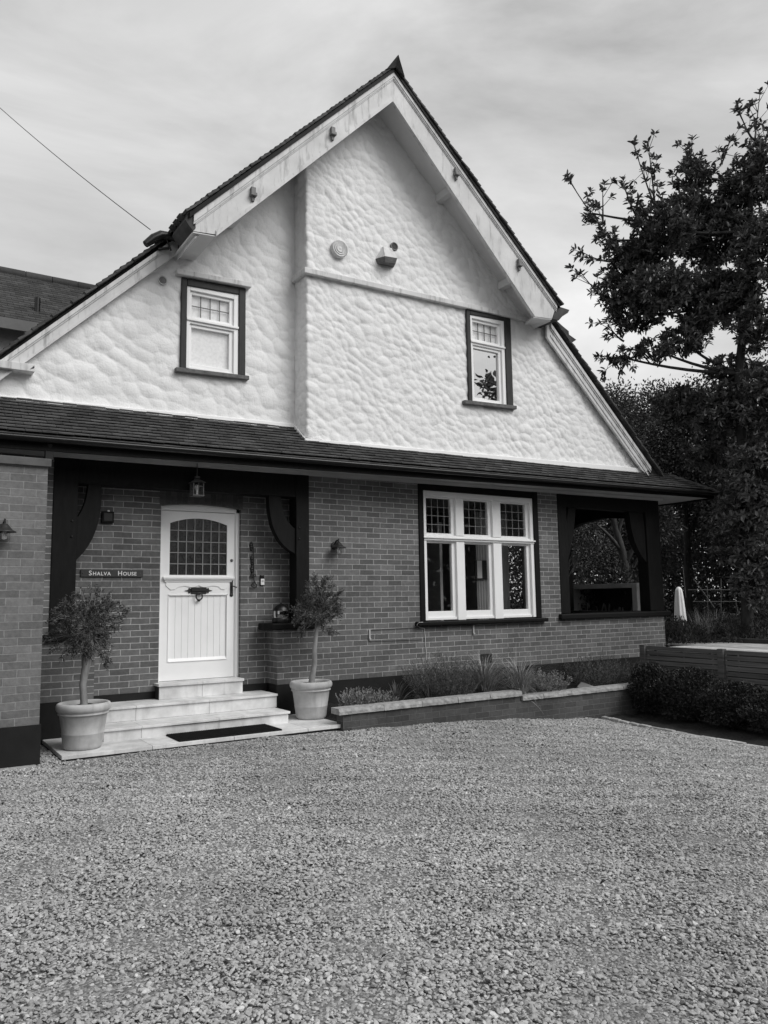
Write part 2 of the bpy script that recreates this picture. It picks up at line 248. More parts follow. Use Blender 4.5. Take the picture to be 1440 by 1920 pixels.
# ------------------------------------------------------------------ helpers
def root_loc(o):
    v = Vector((0, 0, 0))
    while o is not None: v += o.location; o = o.parent
    return v
class MB:
    def __init__(s): s.v = []; s.f = []; s.sm = []
    def add(s, v, f, smooth=False):
        o = len(s.v); s.v += [tuple(map(float, p)) for p in v]; s.f += [tuple(o+i for i in q) for q in f]; s.sm += [smooth]*len(f); return s
    def hexa(s, p):      # bottom 4 then top 4 (same winding)
        return s.add(p, [(3, 2, 1, 0), (4, 5, 6, 7), (0, 1, 5, 4), (1, 2, 6, 5), (2, 3, 7, 6), (3, 0, 4, 7)])
    def box(s, x0, x1, y0, y1, z0, z1):
        return s.hexa([(x0, y0, z0), (x1, y0, z0), (x1, y1, z0), (x0, y1, z0), (x0, y0, z1), (x1, y0, z1), (x1, y1, z1), (x0, y1, z1)])
    def xbeam(s, xa, xb, y0, y1, za0, za1, zb0, zb1):   # box whose top and bottom slope along x
        return s.hexa([(xa, y0, za0), (xb, y0, zb0), (xb, y1, zb0), (xa, y1, za0), (xa, y0, za1), (xb, y0, zb1), (xb, y1, zb1), (xa, y1, za1)])
    def prism(s, poly, y0, y1):     # polygon in (x, z), counter-clockwise seen from -y
        n = len(poly); v = [(x, y0, z) for x, z in poly] + [(x, y1, z) for x, z in poly]
        f = [tuple(range(n)), tuple(range(2*n-1, n-1, -1))] + [(i, i+n, (i+1) % n+n, (i+1) % n) for i in range(n)]
        return s.add(v, f)
    def prism_x(s, poly, x0, x1):   # polygon in (y, z)
        n = len(poly); v = [(x0, y, z) for y, z in poly] + [(x1, y, z) for y, z in poly]
        f = [tuple(range(n)), tuple(range(2*n-1, n-1, -1))] + [(i, i+n, (i+1) % n+n, (i+1) % n) for i in range(n)]
        return s.add(v, f)
    def prism_z(s, poly, z0, z1):
        n = len(poly); v = [(x, y, z0) for x, y in poly] + [(x, y, z1) for x, y in poly]
        f = [tuple(range(n-1, -1, -1)), tuple(range(n, 2*n))] + [(i, (i+1) % n, (i+1) % n+n, i+n) for i in range(n)]
        return s.add(v, f)
    def tube(s, pts, r, n=8, caps=True):
        pts = [np.array(p, float) for p in pts]; k = len(pts); rs = r if hasattr(r, '__len__') else [r]*k
        v = []; u = None
        for i, p in enumerate(pts):
            d = pts[min(i+1, k-1)]-pts[max(i-1, 0)]; d = d/(np.linalg.norm(d)+1e-9)
            if u is None: u = np.cross(d, (0, 0, 1) if abs(d[2]) < .9 else (1, 0, 0))
            u = u - d*(u@d); u = u/(np.linalg.norm(u)+1e-9); w = np.cross(d, u)
            for j in range(n):
                a = 2*math.pi*j/n; v.append(p+rs[i]*(math.cos(a)*u+math.sin(a)*w))
        f = [(i*n+j, i*n+(j+1) % n, (i+1)*n+(j+1) % n, (i+1)*n+j) for i in range(k-1) for j in range(n)]
        s.add(v, f, True)
        if caps: s.add(v[:n], [tuple(range(n-1, -1, -1))]); s.add(v[-n:], [tuple(range(n))])
        return s
    def lathe(s, c, prof, n=32, axis='z', smooth=True):     # prof: (r, h)
        v = []; k = len(prof)
        for r, h in prof:
            for j in range(n):
                a = 2*math.pi*j/n; p = (r*math.cos(a), r*math.sin(a), h)
                if axis == 'y': p = (p[0], -p[2], p[1])
                v.append((c[0]+p[0], c[1]+p[1], c[2]+p[2]))
        f = [(i*n+j, i*n+(j+1) % n, (i+1)*n+(j+1) % n, (i+1)*n+j) for i in range(k-1) for j in range(n)]
        return s.add(v, f, smooth)
    def build(s, name, mat, parent=None, bevel=0.0, label=None, seg=2):
        me = bpy.data.meshes.new(name); l = root_loc(parent) if parent else Vector((0, 0, 0))
        me.from_pydata([(p[0]-l[0], p[1]-l[1], p[2]-l[2]) for p in s.v], [], s.f)
        me.polygons.foreach_set('use_smooth', s.sm); me.update()
        me.materials.append(M[mat] if isinstance(mat, str) else mat)
        o = bpy.data.objects.new(name, me); S.collection.objects.link(o)
        if parent: o.parent = parent
        if bevel:
            b = o.modifiers.new('b', 'BEVEL'); b.width = bevel; b.segments = seg; b.limit_method = 'ANGLE'; b.angle_limit = R(40)
        if label: o['label'] = label
        return o
def np_mesh(name, V, F, mat, parent=None, smooth=False):
    l = np.array(root_loc(parent)) if parent else np.zeros(3)
    me = bpy.data.meshes.new(name); k = F.shape[1]
    me.vertices.add(len(V)); me.vertices.foreach_set('co', (V-l).astype(np.float32).ravel())
    me.loops.add(F.size); me.loops.foreach_set('vertex_index', F.astype(np.int32).ravel())
    me.polygons.add(len(F)); me.polygons.foreach_set('loop_start', (np.arange(len(F))*k).astype(np.int32))
    me.polygons.foreach_set('loop_total', np.full(len(F), k, np.int32))
    me.polygons.foreach_set('use_smooth', np.full(len(F), smooth)); me.update(calc_edges=True)
    me.materials.append(M[mat]); o = bpy.data.objects.new(name, me); S.collection.objects.link(o)
    if parent: o.parent = parent
    return o
def thing(name, loc, label, cat, group=None):
    o = bpy.data.objects.new(name, None); o.location = loc; o.empty_display_size = 0.1; S.collection.objects.link(o)
    o['label'] = label; o['category'] = cat
    if group: o['group'] = group
    return o
def tag(o, label, cat, group=None, kind=None):
    if kind != 'structure': o['label'] = label; o['category'] = cat
    if group: o['group'] = group
    if kind: o['kind'] = kind
    return o
def unit(a): return a/(np.linalg.norm(a, axis=-1, keepdims=True)+1e-9)
def leaves(c, d, nrm, ln, wd, fold=0.25, curl=0.15):
    """leaf blades: base at c, pointing along d; returns V, F (two quads per leaf)"""
    d = unit(d); s = unit(np.cross(d, nrm)); n = np.cross(s, d); ln = ln[:, None]; wd = wd[:, None]
    p = [c, c+d*ln*.35+s*wd*.5+n*wd*fold, c+d*ln*.72+s*wd*.42+n*(wd*fold*.8-ln*curl*.5), c+d*ln-n*ln*curl,
         c+d*ln*.72-s*wd*.42+n*(wd*fold*.8-ln*curl*.5), c+d*ln*.35-s*wd*.5+n*wd*fold]
    V = np.stack(p, 1).reshape(-1, 3); b = np.arange(len(c))[:, None]*6
    F = np.concatenate([b+np.array([[0, 1, 2, 3]]), b+np.array([[0, 3, 4, 5]])], 0)
    return V, F
def rnd_dir(n): return unit(np.random.normal(size=(n, 3)))
def zg(x):
    return np.interp(x, [-4.2, -0.9, .18, 1.26, 2.15, 3.2, 4.12, 5.2], [-.435, -.452, -.479, -.535, -.604, -.687, -.756, -.80])
def bez(p0, p1, p2, n=10):
    p0, p1, p2 = map(np.array, (p0, p1, p2)); return [(1-t)**2*p0+2*t*(1-t)*p1+t*t*p2 for t in np.linspace(0, 1, n)]

# ------------------------------------------------------------------ ground
xs = np.array([-200, -60, -20, -10, -4.2, -0.9, .18, 1.26, 2.15, 3.2, 4.12, 5.2, 10, 30, 80, 250.]); ys = np.array([-200, -60, -20, -8, -4, -1, 0, 5, 30, 100, 300.])
V = np.array([(x_, y_, float(zg(x_))-0.03) for y_ in ys for x_ in xs]); nx = len(xs)
F = np.array([(j*nx+i, j*nx+i+1, (j+1)*nx+i+1, (j+1)*nx+i) for j in range(len(ys)-1) for i in range(nx-1)])
tag(np_mesh('ground', V, F, 'lawn'), '', '', kind='structure')
KX = [(-12, 2.75), (-7, 2.9), (-4.08, 3.0), (-3.08, 3.06), (-2.16, 3.2), (-1.22, 3.42)]     # kerb line x(y)
def kerb_x(y): return float(np.interp(y, [k[0] for k in KX], [k[1] for k in KX]))
gy = np.linspace(-11.8, -0.02, 60); gs = np.linspace(0, 1, 60)
V = []; 
for y_ in gy:
    x1 = kerb_x(y_) if y_ < -1.2 else 3.42
    for s_ in gs:
        x_ = -9+(x1+9)*s_; V.append((x_, y_, float(zg(x_))-0.004+0.006*math.sin(x_*1.7+y_*.9)))
F = np.array([(j*60+i, j*60+i+1, (j+1)*60+i+1, (j+1)*60+i) for j in range(59) for i in range(59)])
tag(np_mesh('gravel_bed', np.array(V), F, 'gravel_bed', smooth=True), '', '', kind='structure')
# loose pebbles
ph = (1+5**.5)/2
ico = unit(np.array([(-1, ph, 0), (1, ph, 0), (-1, -ph, 0), (1, -ph, 0), (0, -1, ph), (0, 1, ph), (0, -1, -ph), (0, 1, -ph), (ph, 0, -1), (ph, 0, 1), (-ph, 0, -1), (-ph, 0, 1)]))
icof = np.array([(0, 11, 5), (0, 5, 1), (0, 1, 7), (0, 7, 10), (0, 10, 11), (1, 5, 9), (5, 11, 4), (11, 10, 2), (10, 7, 6), (7, 1, 8), (3, 9, 4), (3, 4, 2), (3, 2, 6), (3, 6, 8), (3, 8, 9), (4, 9, 5), (2, 4, 11), (6, 2, 10), (8, 6, 7), (9, 8, 1)])
def pebbles(n, x0, x1, y0, y1, dens_fn):
    x = np.random.uniform(x0, x1, n); y = np.random.uniform(y0, y1, n)
    d = np.stack([x, y, zg(x)], 1)-CAM; dep = d@fw; u = (d@RT)/dep
    kx = np.interp(y, [k[0] for k in KX], [k[1] for k in KX])
    ok = (dep > 1.7) & (u > -0.66) & (u < 0.86) & (x < kx-.02)
    ok &= ~((y > -1.17) & (x > -3.97) & (x < -.78)) & ~((y > -1.23) & (x > -.95)) & ~((y > -1.21) & (x < -4.15)) & (y < -.03)
    ok &= np.random.rand(n) < dens_fn(dep)
    x, y, dep = x[ok], y[ok], dep[ok]; n = len(x)
    r = np.random.gamma(9, 1/9., n)*0.0078; r = np.clip(r, .005, .016)*np.clip(dep/8, 1, 1.3)
    sc = np.stack([r*np.random.uniform(1.0, 1.5, n), r*np.random.uniform(.75, 1.1, n), r*np.random.uniform(.32, .6, n)], 1)
    base = ico[None]*(1+np.random.uniform(-.22, .22, (n, 12, 1)))*sc[:, None]
    a = np.random.uniform(0, 2*np.pi, n); tx = np.random.normal(0, .35, n); ty = np.random.normal(0, .35, n)
    ca, sa = np.cos(a), np.sin(a); o = np.ones(n); z = np.zeros(n)
    Rz = np.stack([np.stack([ca, -sa, z], 1), np.stack([sa, ca, z], 1), np.stack([z, z, o], 1)], 1)
    Rx = np.stack([np.stack([o, z, z], 1), np.stack([z, np.cos(tx), -np.sin(tx)], 1), np.stack([z, np.sin(tx), np.cos(tx)], 1)], 1)
    Ry = np.stack([np.stack([np.cos(ty), z, np.sin(ty)], 1), np.stack([z, o, z], 1), np.stack([-np.sin(ty), z, np.cos(ty)], 1)], 1)
    Q = Rz@Rx@Ry; P = np.einsum('nij,nkj->nki', Q, base)
    # gentle raked unevenness
    h = .006*np.sin(x*1.7+y*.9)+.006*np.sin(x*5.1-y*3.7)+.005*np.sin(x*9+y*11)
    c = np.stack([x, y, zg(x)+h+np.random.uniform(-.004, .008, n)], 1)
    V = (P+c[:, None]).reshape(-1, 3); F = (np.arange(n)[:, None, None]*12+icof[None]).reshape(-1, 3)
    return V, F
V, F = pebbles(700000, -9, 3.45, -10, 0, lambda d: np.clip(1.35-d*.062, .35, 1.0))
tag(np_mesh('gravel', V, F, 'pebble', smooth=False), 'pale grey pea gravel spread over the forecourt', 'gravel', kind='stuff')

n = 170; lx = np.random.uniform(-8, 3, n); ly = np.where(np.random.rand(n) < .45, np.random.uniform(-2.2, -1.25, n), np.random.uniform(-9, -1.3, n)); lx = np.minimum(lx, 2.9)
V, F = leaves(np.stack([lx, ly, zg(lx)+.022], 1), np.concatenate([np.random.normal(size=(n, 2)), np.random.normal(0, .15, (n, 1))], 1), np.array([[0, 0, 1.0]]).repeat(n, 0)+rnd_dir(n)*.4, np.random.uniform(.02, .055, n), np.random.uniform(.010, .022, n), .3, .3)
tag(np_mesh('leaf_litter', V, F, 'soil'), 'small dark dead leaves scattered thinly over the gravel', 'leaf litter', kind='stuff')
# kerb setts edging the gravel
k = MB(); y = -1.3; i = 0
while y > -9:
    l = random.uniform(.19, .23); x0, x1 = kerb_x(y)+random.uniform(-.01, .01), kerb_x(y-l)+random.uniform(-.01, .01); z = float(zg(3.1))+random.uniform(.0, .014)
    k.hexa([(x1, y-l+.012, z-.1), (x1+.075, y-l+.012, z-.1), (x0+.075, y, z-.1), (x0, y, z-.1), (x1, y-l+.012, z+.015), (x1+.075, y-l+.012, z+.015), (x0+.075, y, z+.015), (x0, y, z+.015)])
    y -= l
tag(k.build('kerb_edging', 'kerb', bevel=.012), '', '', kind='structure')
b = MB(); b.box(-6, -4.2, -1.28, -1.2, -.6, -.425); x = -6
tag(b.build('kerb_strip', 'kerb', bevel=.01), '', '', kind='structure')
# planting bed strip under the fence
V = np.array([(3.0, -12, -.70), (5.3, -12, -.76), (5.3, -.0, -.74), (3.45, -.0, -.71)])
V = []; 
for j, y_ in enumerate(np.linspace(-12, -.02, 60)):
    for i, s_ in enumerate(np.linspace(0, 1, 16)):
        x_ = kerb_x(y_)+.07+(5.35-kerb_x(y_)-.07)*s_; V.append((x_, y_, -.69-.05*s_+.03*math.sin(x_*9+y_*4)*math.sin(y_*7)))
F = np.array([(j*16+i, j*16+i+1, (j+1)*16+i+1, (j+1)*16+i) for j in range(59) for i in range(15)])
tag(np_mesh('soil_border', np.array(V), F, 'soil', smooth=True), '', '', kind='structure')
# raised garden behind the deck
b = MB(); b.box(7.82, 90, -40, 90, -1.5, .12)
tag(b.build('garden_terrace', 'soil'), '', '', kind='structure')

# ------------------------------------------------------------------ the house
H = thing('house', (0, 0, -.45), 'two-storey house with a white roughcast gable above brick walls', 'house')
G0 = -1.0
b = MB()
b.box(-6.2, -3.93, 0, .25, 0, 2.80); b.build('brick_wall', 'brick', H); b = MB()      # strip beside the left porch post
b.box(-.69, 1.125, 0, .25, 0, 2.83)
b.box(1.125, 3.535, 0, .25, 0, .70); b.box(1.125, 3.535, 0, .25, 2.76, 2.84)
b.box(3.535, 4.0, 0, .25, 0, 2.86)
b.box(4.0, 6.62, 0, .24, 0, .70)
b.box(6.385, 6.62, .24, 2.6, 0, .70)                                           # veranda return
b.box(4.0, 4.2, .24, .80, 0, 2.86); b.box(4.0, 4.2, 1.85, 4.0, 0, 2.86); b.box(4.0, 4.2, .80, 1.85, 0, .75); b.box(4.0, 4.2, .80, 1.85, 2.15, 2.86)                                            # house wall beside the veranda
b.build('brick_wall', 'brick', H)
b = MB()
b.box(-3.93, -2.6, .33, .58, 0, 2.80); b.box(-1.53, -.69, .33, .58, 0, 2.80)
b.box(-2.6, -1.53, .33, .58, 2.50, 2.80)
b.build('porch_wall', 'brick', H)
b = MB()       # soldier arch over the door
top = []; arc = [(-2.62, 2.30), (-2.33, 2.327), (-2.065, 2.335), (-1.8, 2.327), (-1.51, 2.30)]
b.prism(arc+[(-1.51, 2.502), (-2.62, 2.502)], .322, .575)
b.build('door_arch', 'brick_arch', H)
b = MB(); b.box(-3.93, -3.43, 0, .33, 0, .66); b.build('porch_dwarf_wall', 'brick', H); b = MB(); b.box(-1.157, -.69, 0, .33, 0, .70)
b.build('porch_dwarf_wall', 'brick', H)
b = MB(); t_ = .014
for a in [(-6.2, -3.43, -t_, .33), (-1.157-t_, 6.62+t_, -t_, .24), (-3.44, -1.15, .33-t_, .6), (6.385, 6.62+t_, .24, 2.6)]:
    b.box(a[0], a[1], a[2], a[3], G0, -.002)
b.build('plinth', 'plinth', H)
# projecting brick block at the left
b = MB(); b.box(-7.5, -4.18, -1.19, -.03, -.06, 2.42); b.build('wing_wall', 'brick_block', H)
b = MB(); b.box(-7.5, -4.165, -1.205, -.03, G0, -.062); b.build('wing_plinth', 'plinth', H)
b = MB(); b.box(-7.6, -4.155, -1.225, -.03, 2.42, 2.50); b.build('wing_coping', 'coping_dark', H, bevel=.006)

# upper wall: one trowelled roughcast sheet following the left wall, the return and the bay
YL, XB, RC = .36, -.715, .035
path = []
step = .0115
def seg(p0, p1, n0, n1):
    d = math.dist(p0, p1); k = max(1, int(d/step))
    for i in range(k): path.append((p0[0]+(p1[0]-p0[0])*i/k, p0[1]+(p1[1]-p0[1])*i/k, n0[0]+(n1[0]-n0[0])*i/k, n0[1]+(n1[1]-n0[1])*i/k))
seg((-5.6, YL), (XB, YL), (0, -1), (0, -1))
seg((XB, YL), (XB, RC), (-1, 0), (-1, 0))
for i in range(5):
    a = math.pi/2*i/5; path.append((XB+RC-RC*math.cos(a), RC-RC*math.sin(a), -math.cos(a), -math.sin(a)))
seg((XB+RC, 0), (6.6, 0), (0, -1), (0, -1)); path.append((6.6, 0, 0, -1))
path = np.array(path); sl_ = np.concatenate([[0], np.cumsum(np.hypot(np.diff(path[:, 0]), np.diff(path[:, 1])))])
zz = np.arange(3.15, 8.9, step)
SS, ZZ = np.meshgrid(sl_, zz)
def trowel(s, z, cell=.135, ang=-.55, seed=3, asp=1.35):
    rs = np.random.RandomState(seed); c, sn = math.cos(ang), math.sin(ang)
    a = (s*c+z*sn)/(cell*asp); b_ = (-s*sn+z*c)/cell
    n = 400; jx, jy, h0, tx, ty = [rs.uniform(-1, 1, (n, n)) for _ in range(5)]
    ia, ib = np.floor(a).astype(int), np.floor(b_).astype(int); out = np.full(s.shape, -9.)
    for di in (-1, 0, 1, 2):
        for dj in (-2, -1, 0, 1, 2):
            i = (ia+di) % n; j = (ib+dj) % n
            da = (a-(ia+di)-.5-jx[i, j]*.45)*cell*asp; db = (b_-(ib+dj)-.5-jy[i, j]*.45)*cell
            q_ = cell/.1
            h = .0055*q_*h0[i, j]+.10*tx[i, j]*da-(.26+.10*ty[i, j])*db-(da*da*.9+db*db*1.6)/q_
            out = np.maximum(out, h)
    return out
wv = .03*np.sin(SS*5.1+ZZ*3)+.02*np.sin(ZZ*8.3-SS*4)
sret = -XB-0+5.6-5.6+XB+(XB+5.6)
hA = trowel(SS+wv, ZZ+wv*.6, .108, -.5, 3, 1.3); hB = trowel(SS+wv, ZZ+wv*.6, .074, -.55, 11, 1.35)
hA -= hA.mean(); hB -= hB.mean()
hh = np.where(SS < sret+.1, hA*1.0, hB*1.35)+.38*trowel(SS+7, ZZ+3-wv, .032, .6, 5, 1.8)+.003*np.sin(SS*2.1+ZZ*1.3)
hh -= hh.mean(); hh = np.clip(hh, -.016, .034)
PX = path[None, :, 0]+path[None, :, 2]*hh; PY = path[None, :, 1]+path[None, :, 3]*hh
V = np.stack([PX, PY, ZZ], -1).reshape(-1, 3); ns = len(sl_)
X0, Y0 = path[:, 0][None].repeat(len(zz), 0), path[:, 1][None].repeat(len(zz), 0)
zb = np.where(Y0 > YL-.01, 3.52+.022*(X0+.77), 3.25+.020*(X0+.71)); zb = np.where((X0 < XB+.04) & (Y0 < YL-.01), 3.25+(Y0/YL)*.27, zb)
top = np.where(X0 < .5, 8.57+1.0*(X0-.5), 8.57-.926*(X0-.5))
top = np.where(X0 < -2.45, 5.66+.985*(X0+2.657), top); top = np.where(X0 > 3.55, 5.71-.951*(X0-3.933)-.05, top)
ok = (ZZ > zb-.03) & (ZZ < top+.04)
for (xa, xb, za, zb_, yy) in [(-2.33, -1.53, 4.14, 5.33, YL), (2.16, 3.03, 4.19, 5.68, 0)]:
    ok &= ~((X0 > xa) & (X0 < xb) & (ZZ > za) & (ZZ < zb_) & (np.abs(Y0-yy) < .02))
idx = np.arange(V.shape[0]).reshape(len(zz), ns)
q = ok[:-1, :-1] & ok[1:, :-1] & ok[:-1, 1:] & ok[1:, 1:]
F = np.stack([idx[:-1, :-1][q], idx[:-1, 1:][q], idx[1:, 1:][q], idx[1:, :-1][q]], 1)
used = np.unique(F); rm = np.full(len(V), -1); rm[used] = np.arange(len(used))
np_mesh('roughcast_wall', V[used], rm[F], 'stucco', H, smooth=True)

# white drip band at its foot
b = MB()
b.xbeam(-5.6, XB-.03, YL-.05, YL, 3.355, 3.445, 3.46, 3.552)
b.hexa([(XB-.045, .315, 3.46), (XB-.045, -.045, 3.20), (XB, 0, 3.20), (XB, .36, 3.49), (XB-.045, .315, 3.535), (XB-.045, -.045, 3.27), (XB, 0, 3.27), (XB, .36, 3.56)])
b.xbeam(XB-.05, 6.5, -.05, .0, 3.185, 3.275, 3.335, 3.42)
b.build('base_band', 'white', H, bevel=.008)
# lead apron at the foot of the return
b = MB(); b.hexa([(XB-.17, .33, 3.445), (XB-.06, -.1, 3.165), (XB-.0, -.07, 3.185), (XB-.03, .36, 3.47), (XB-.17, .33, 3.46), (XB-.06, -.1, 3.18), (XB-.0, -.07, 3.22), (XB-.03, .36, 3.50)])
b.build('lead_flashing', 'lead', H, bevel=.004)
# string course
b = MB(); b.xbeam(XB-.06, 3.66, -.075, .01, 5.618, 5.70, 5.705, 5.785); b.box(XB-.06, XB, .01, .35, 5.618, 5.70)
b.build('string_course', 'white_worn', H, bevel=.01)

# barge boards of the upper gable
def lin(x, a, b_): return a[1]+(b_[1]-a[1])*(x-a[0])/(b_[0]-a[0])
YB = -.45
AO, AI = (.512, 8.88), (.488, 8.402)
b = MB()
b.prism([AO, (-2.50, 5.815), (-2.50, 5.612), (-2.205, 5.634), AI], YB, YB+.04)
b.prism([AO, AI, (3.19, 5.62), (3.60, 5.655), (3.712, 5.913)], YB, YB+.04)
b.build('barge_board', 'white_worn', H)
b = MB()
def strip(b, p, q, d0, d1, y0, y1):     # strip following p-q, from offset d0 to d1 below (vertical)
    b.prism([(p[0], p[1]-d0), (q[0], q[1]-d0), (q[0], q[1]-d1), (p[0], p[1]-d1)] if q[0] < p[0] else [(p[0], p[1]-d0), (p[0], p[1]-d1), (q[0], q[1]-d1), (q[0], q[1]-d0)], y0, y1)
LE, RE = (-2.50, 5.815), (3.70, 5.925)
for d0, d1, pr in [(-.005, .085, .032), (.085, .115, .02), (.115, .135, .010)]:
    strip(b, AO, LE, d0, d1, YB-pr, YB); strip(b, AO, RE, d0, d1, YB-pr, YB)
LI, RI = (-2.21, 5.63), (3.20, 5.615)
for d0, d1, pr in [(-.075, -.05, .012), (-.05, .012, .026)]:
    strip(b, AI, LI, d0, d1, YB-pr, YB); strip(b, AI, RI, d0, d1, YB-pr, YB)
b.build('barge_moulding', 'white_worn', H)
# soffit boards behind the barge board
b = MB()
b.prism([(.49, 8.50), (-2.46, 5.50+.05), (-2.46, 5.62+.05), (.49, 8.60)][::1], YB+.04, .40)
b.prism([(.49, 8.50), (.49, 8.60), (3.60, 5.72), (3.60, 5.62)], YB+.04, .06)
b.build('verge_soffit', 'white_soffit', H)
b = MB()        # boxed ends
b.prism([(-2.50, 5.60), (-2.50, 5.62), (-2.205, 5.65), (-2.205, 5.622)][::-1], YB+.0, .34); b.build('eaves_box', 'white_soffit', H); b = MB()
b.hexa([(3.19, YB+.01, 5.60), (3.60, YB+.01, 5.64), (3.66, 0.0, 5.70), (3.40, 0.0, 5.66), (3.19, YB+.01, 5.62), (3.60, YB+.01, 5.66), (3.66, 0.0, 5.74), (3.40, 0.0, 5.70)])
b.build('eaves_box', 'white_soffit', H)
# purlins with little carved ends
for (x, z) in [(-1.72, 6.33), (-.535, 7.56), (1.643, 7.62), (2.892, 6.44)]:
    yb = .36 if x < XB else .0
    side = 1 if x > .5 else -1
    b = MB(); dz_ = .16 if side < 0 else 0; b.box(x-.055, x+.055, YB+.05, yb, z-.16-.12+dz_, z-.16+dz_); p_ = b.build('purlin', 'white_soffit', H)
    b = MB(); b.box(x-.032, x+.032, YB-.05, YB, z-.01, z+.07); b.box(x-.042, x+.042, YB-.072, YB, z-.055, z-.01)
    b.prism([(x-.028, z-.055), (x-.015, z-.12), (x+.015, z-.12), (x+.028, z-.055)], YB-.035, YB)
    b.build('purlin_end', 'lead', p_, bevel=.006)

# roof coverings: stepped tile courses
def tiled_slope(b, p0, p1, y0, y1, gauge=.10, th=.028, tile=.17, split=True, lift=.0):
    """courses from p1 (eave) up to p0 (ridge), both (x, z); runs along y"""
    p0, p1 = np.array(p0), np.array(p1); L_ = np.linalg.norm(p0-p1); u = (p0-p1)/L_; n = np.array([-u[1], u[0]]);
    if n[1] < 0: n = -n
    k = int(L_/gauge)
    for i in range(k):
        s = i*L_/k; s2 = min(s+gauge*1.7, L_)
        ya = y0+random.uniform(-.012, .012); off = (i % 2)*tile*.5
        y = ya; first = True
        while y < y1:
            w = (tile*.5 if (i % 2 and first) else tile) if split else (y1-y0+.1)
            if y > y0+1.0 and split: w = y1-y
            first = False; j = random.uniform(-.006, .006); up_ = random.uniform(0, .008)
            a = p1+u*(s+j); c_ = p1+u*s2
            q = [a+n*(.012+lift), c_+n*(.0+lift), c_+n*(th*.6+lift), a+n*(.012+th+up_+lift)]
            ye = min(y+w-.004, y1)
            v = [(q_[0], y, q_[1]) for q_ in q]+[(q_[0], ye, q_[1]) for q_ in q]
            b.add(v, [(0, 1, 2, 3), (7, 6, 5, 4), (0, 4, 5, 1), (1, 5, 6, 2), (2, 6, 7, 3), (3, 7, 4, 0)])
            y += w
    return b
b = MB()
tiled_slope(b, (.51, 8.925), (-2.60, 5.80), YB-.07, 9.0); tiled_slope(b, (.51, 8.925), (3.79, 5.90), YB-.07, 9.0)
b.build('gable_roof', 'tile', H)
b = MB()
b.prism([(.51, 8.925), (-2.56, 5.83), (-2.56, 5.76), (.51, 8.86), (3.75, 5.86), (3.75, 5.93)], YB-.05, 9.0)
b.build('undercloak', 'timber', H)
b = MB()      # ridge with its upturned end tile
b.prism([(.36, 8.83), (.51, 9.03), (.655, 8.83), (.60, 8.83), (.51, 8.94), (.42, 8.83)][::-1], -.3, 9.0)
b.add([(.34, YB-.10, 8.80), (.51, YB-.16, 9.06), (.66, YB-.10, 8.80), (.36, -.3, 8.83), (.51, -.3, 9.035), (.655, -.3, 8.83), (.51, YB-.08, 8.90)],
      [(0, 1, 4, 3), (1, 2, 5, 4), (0, 6, 1), (1, 6, 2), (0, 3, 6), (2, 6, 5)])
b.build('ridge_tile', 'tile', H, bevel=.004)
# lower roofs either side
b = MB()
lo = lambda x: 5.669+.985*(x+2.657)
tiled_slope(b, (-2.5, lo(-2.5)+.02), (-5.5, lo(-5.5)+.02), .22, 8.0, lift=.03)
b.prism([(-2.45, lo(-2.45)+.06), (-5.5, lo(-5.5)+.06), (-5.5, lo(-5.5)-.08), (-2.45, lo(-2.45)-.08)], .35, 8.0); b.build('lower_roof', 'tile', H); b = MB()
ro = lambda x: 5.71-.951*(x-3.933)
tiled_slope(b, (3.85, ro(3.85)+.05), (6.60, ro(6.60)+.05), -.17, 8.0, lift=.04)
b.prism([(3.7, ro(3.7)+.09), (3.7, ro(3.7)-.06), (6.62, ro(6.62)-.06), (6.62, ro(6.62)+.09)], -.08, 8.0)
b.build('lower_roof', 'tile', H)
b = MB()      # bell-cast eaves ends seen against the sky
b.prism([(-2.48, 5.86), (-2.56, 5.90), (-2.60, 5.88), (-2.585, 5.80), (-2.60, 5.74), (-2.56, 5.68), (-2.50, 5.62), (-2.47, 5.66)], YB-.01, .06)
for k_ in range(3): b.prism([(-2.55, 5.79), (-2.63, 5.81), (-2.66, 5.83), (-2.56, 5.87)], YB+.05+k_*.16, YB+.17+k_*.16)
b.build('eaves_tile', 'tile', H)
b = MB(); b.prism([(3.70, 5.90), (3.62, 5.66), (3.76, 5.66), (3.84, 5.74), (3.98, 5.83), (4.02, 5.89), (3.78, 5.90)], YB+.0, 3.0)
b.build('eaves_tile', 'tile', H)
b = MB()      # little valley roof poking out on the right
b.hexa([(4.02, -.12, 5.38), (4.66, .1, 5.60), (4.66, 1.2, 5.60), (4.02, 1.2, 5.30), (4.02, -.12, 5.80), (4.66, .1, 5.72), (4.66, 1.2, 5.72), (4.02, 1.2, 5.82)])
b.add([(4.0, -.1, 5.86), (4.30, -.02, 5.79), (4.5, .04, 5.76), (4.52, .05, 5.70), (4.75, .1, 5.66), (4.45, .06, 5.48), (4.2, .0, 5.38), (4.0, -.1, 5.42)]+[(4.0, .9, 5.86), (4.30, .9, 5.79), (4.5, .9, 5.76), (4.52, .9, 5.70), (4.75, .9, 5.66), (4.45, .9, 5.48), (4.2, .9, 5.38), (4.0, .9, 5.42)],
      [tuple(range(7, -1, -1)), tuple(range(8, 16))]+[(i, (i+1) % 8, (i+1) % 8+8, i+8) for i in range(8)])
b.v = b.v[8:]; b.f = [tuple(i-8 for i in f) for f in b.f[6:]]; b.sm = b.sm[6:]
b.build('valley_tile', 'tile', H)
b = MB()      # lead saddle and overflow pipe end at the left
b.tube([(-2.90, .20, 5.62), (-2.80, .20, 5.72), (-2.70, .20, 5.79), (-2.58, .18, 5.80), (-2.45, .15, 5.76)], [.045, .06, .062, .05, .05], 10)
b.build('lead_saddle', 'gutter', H)
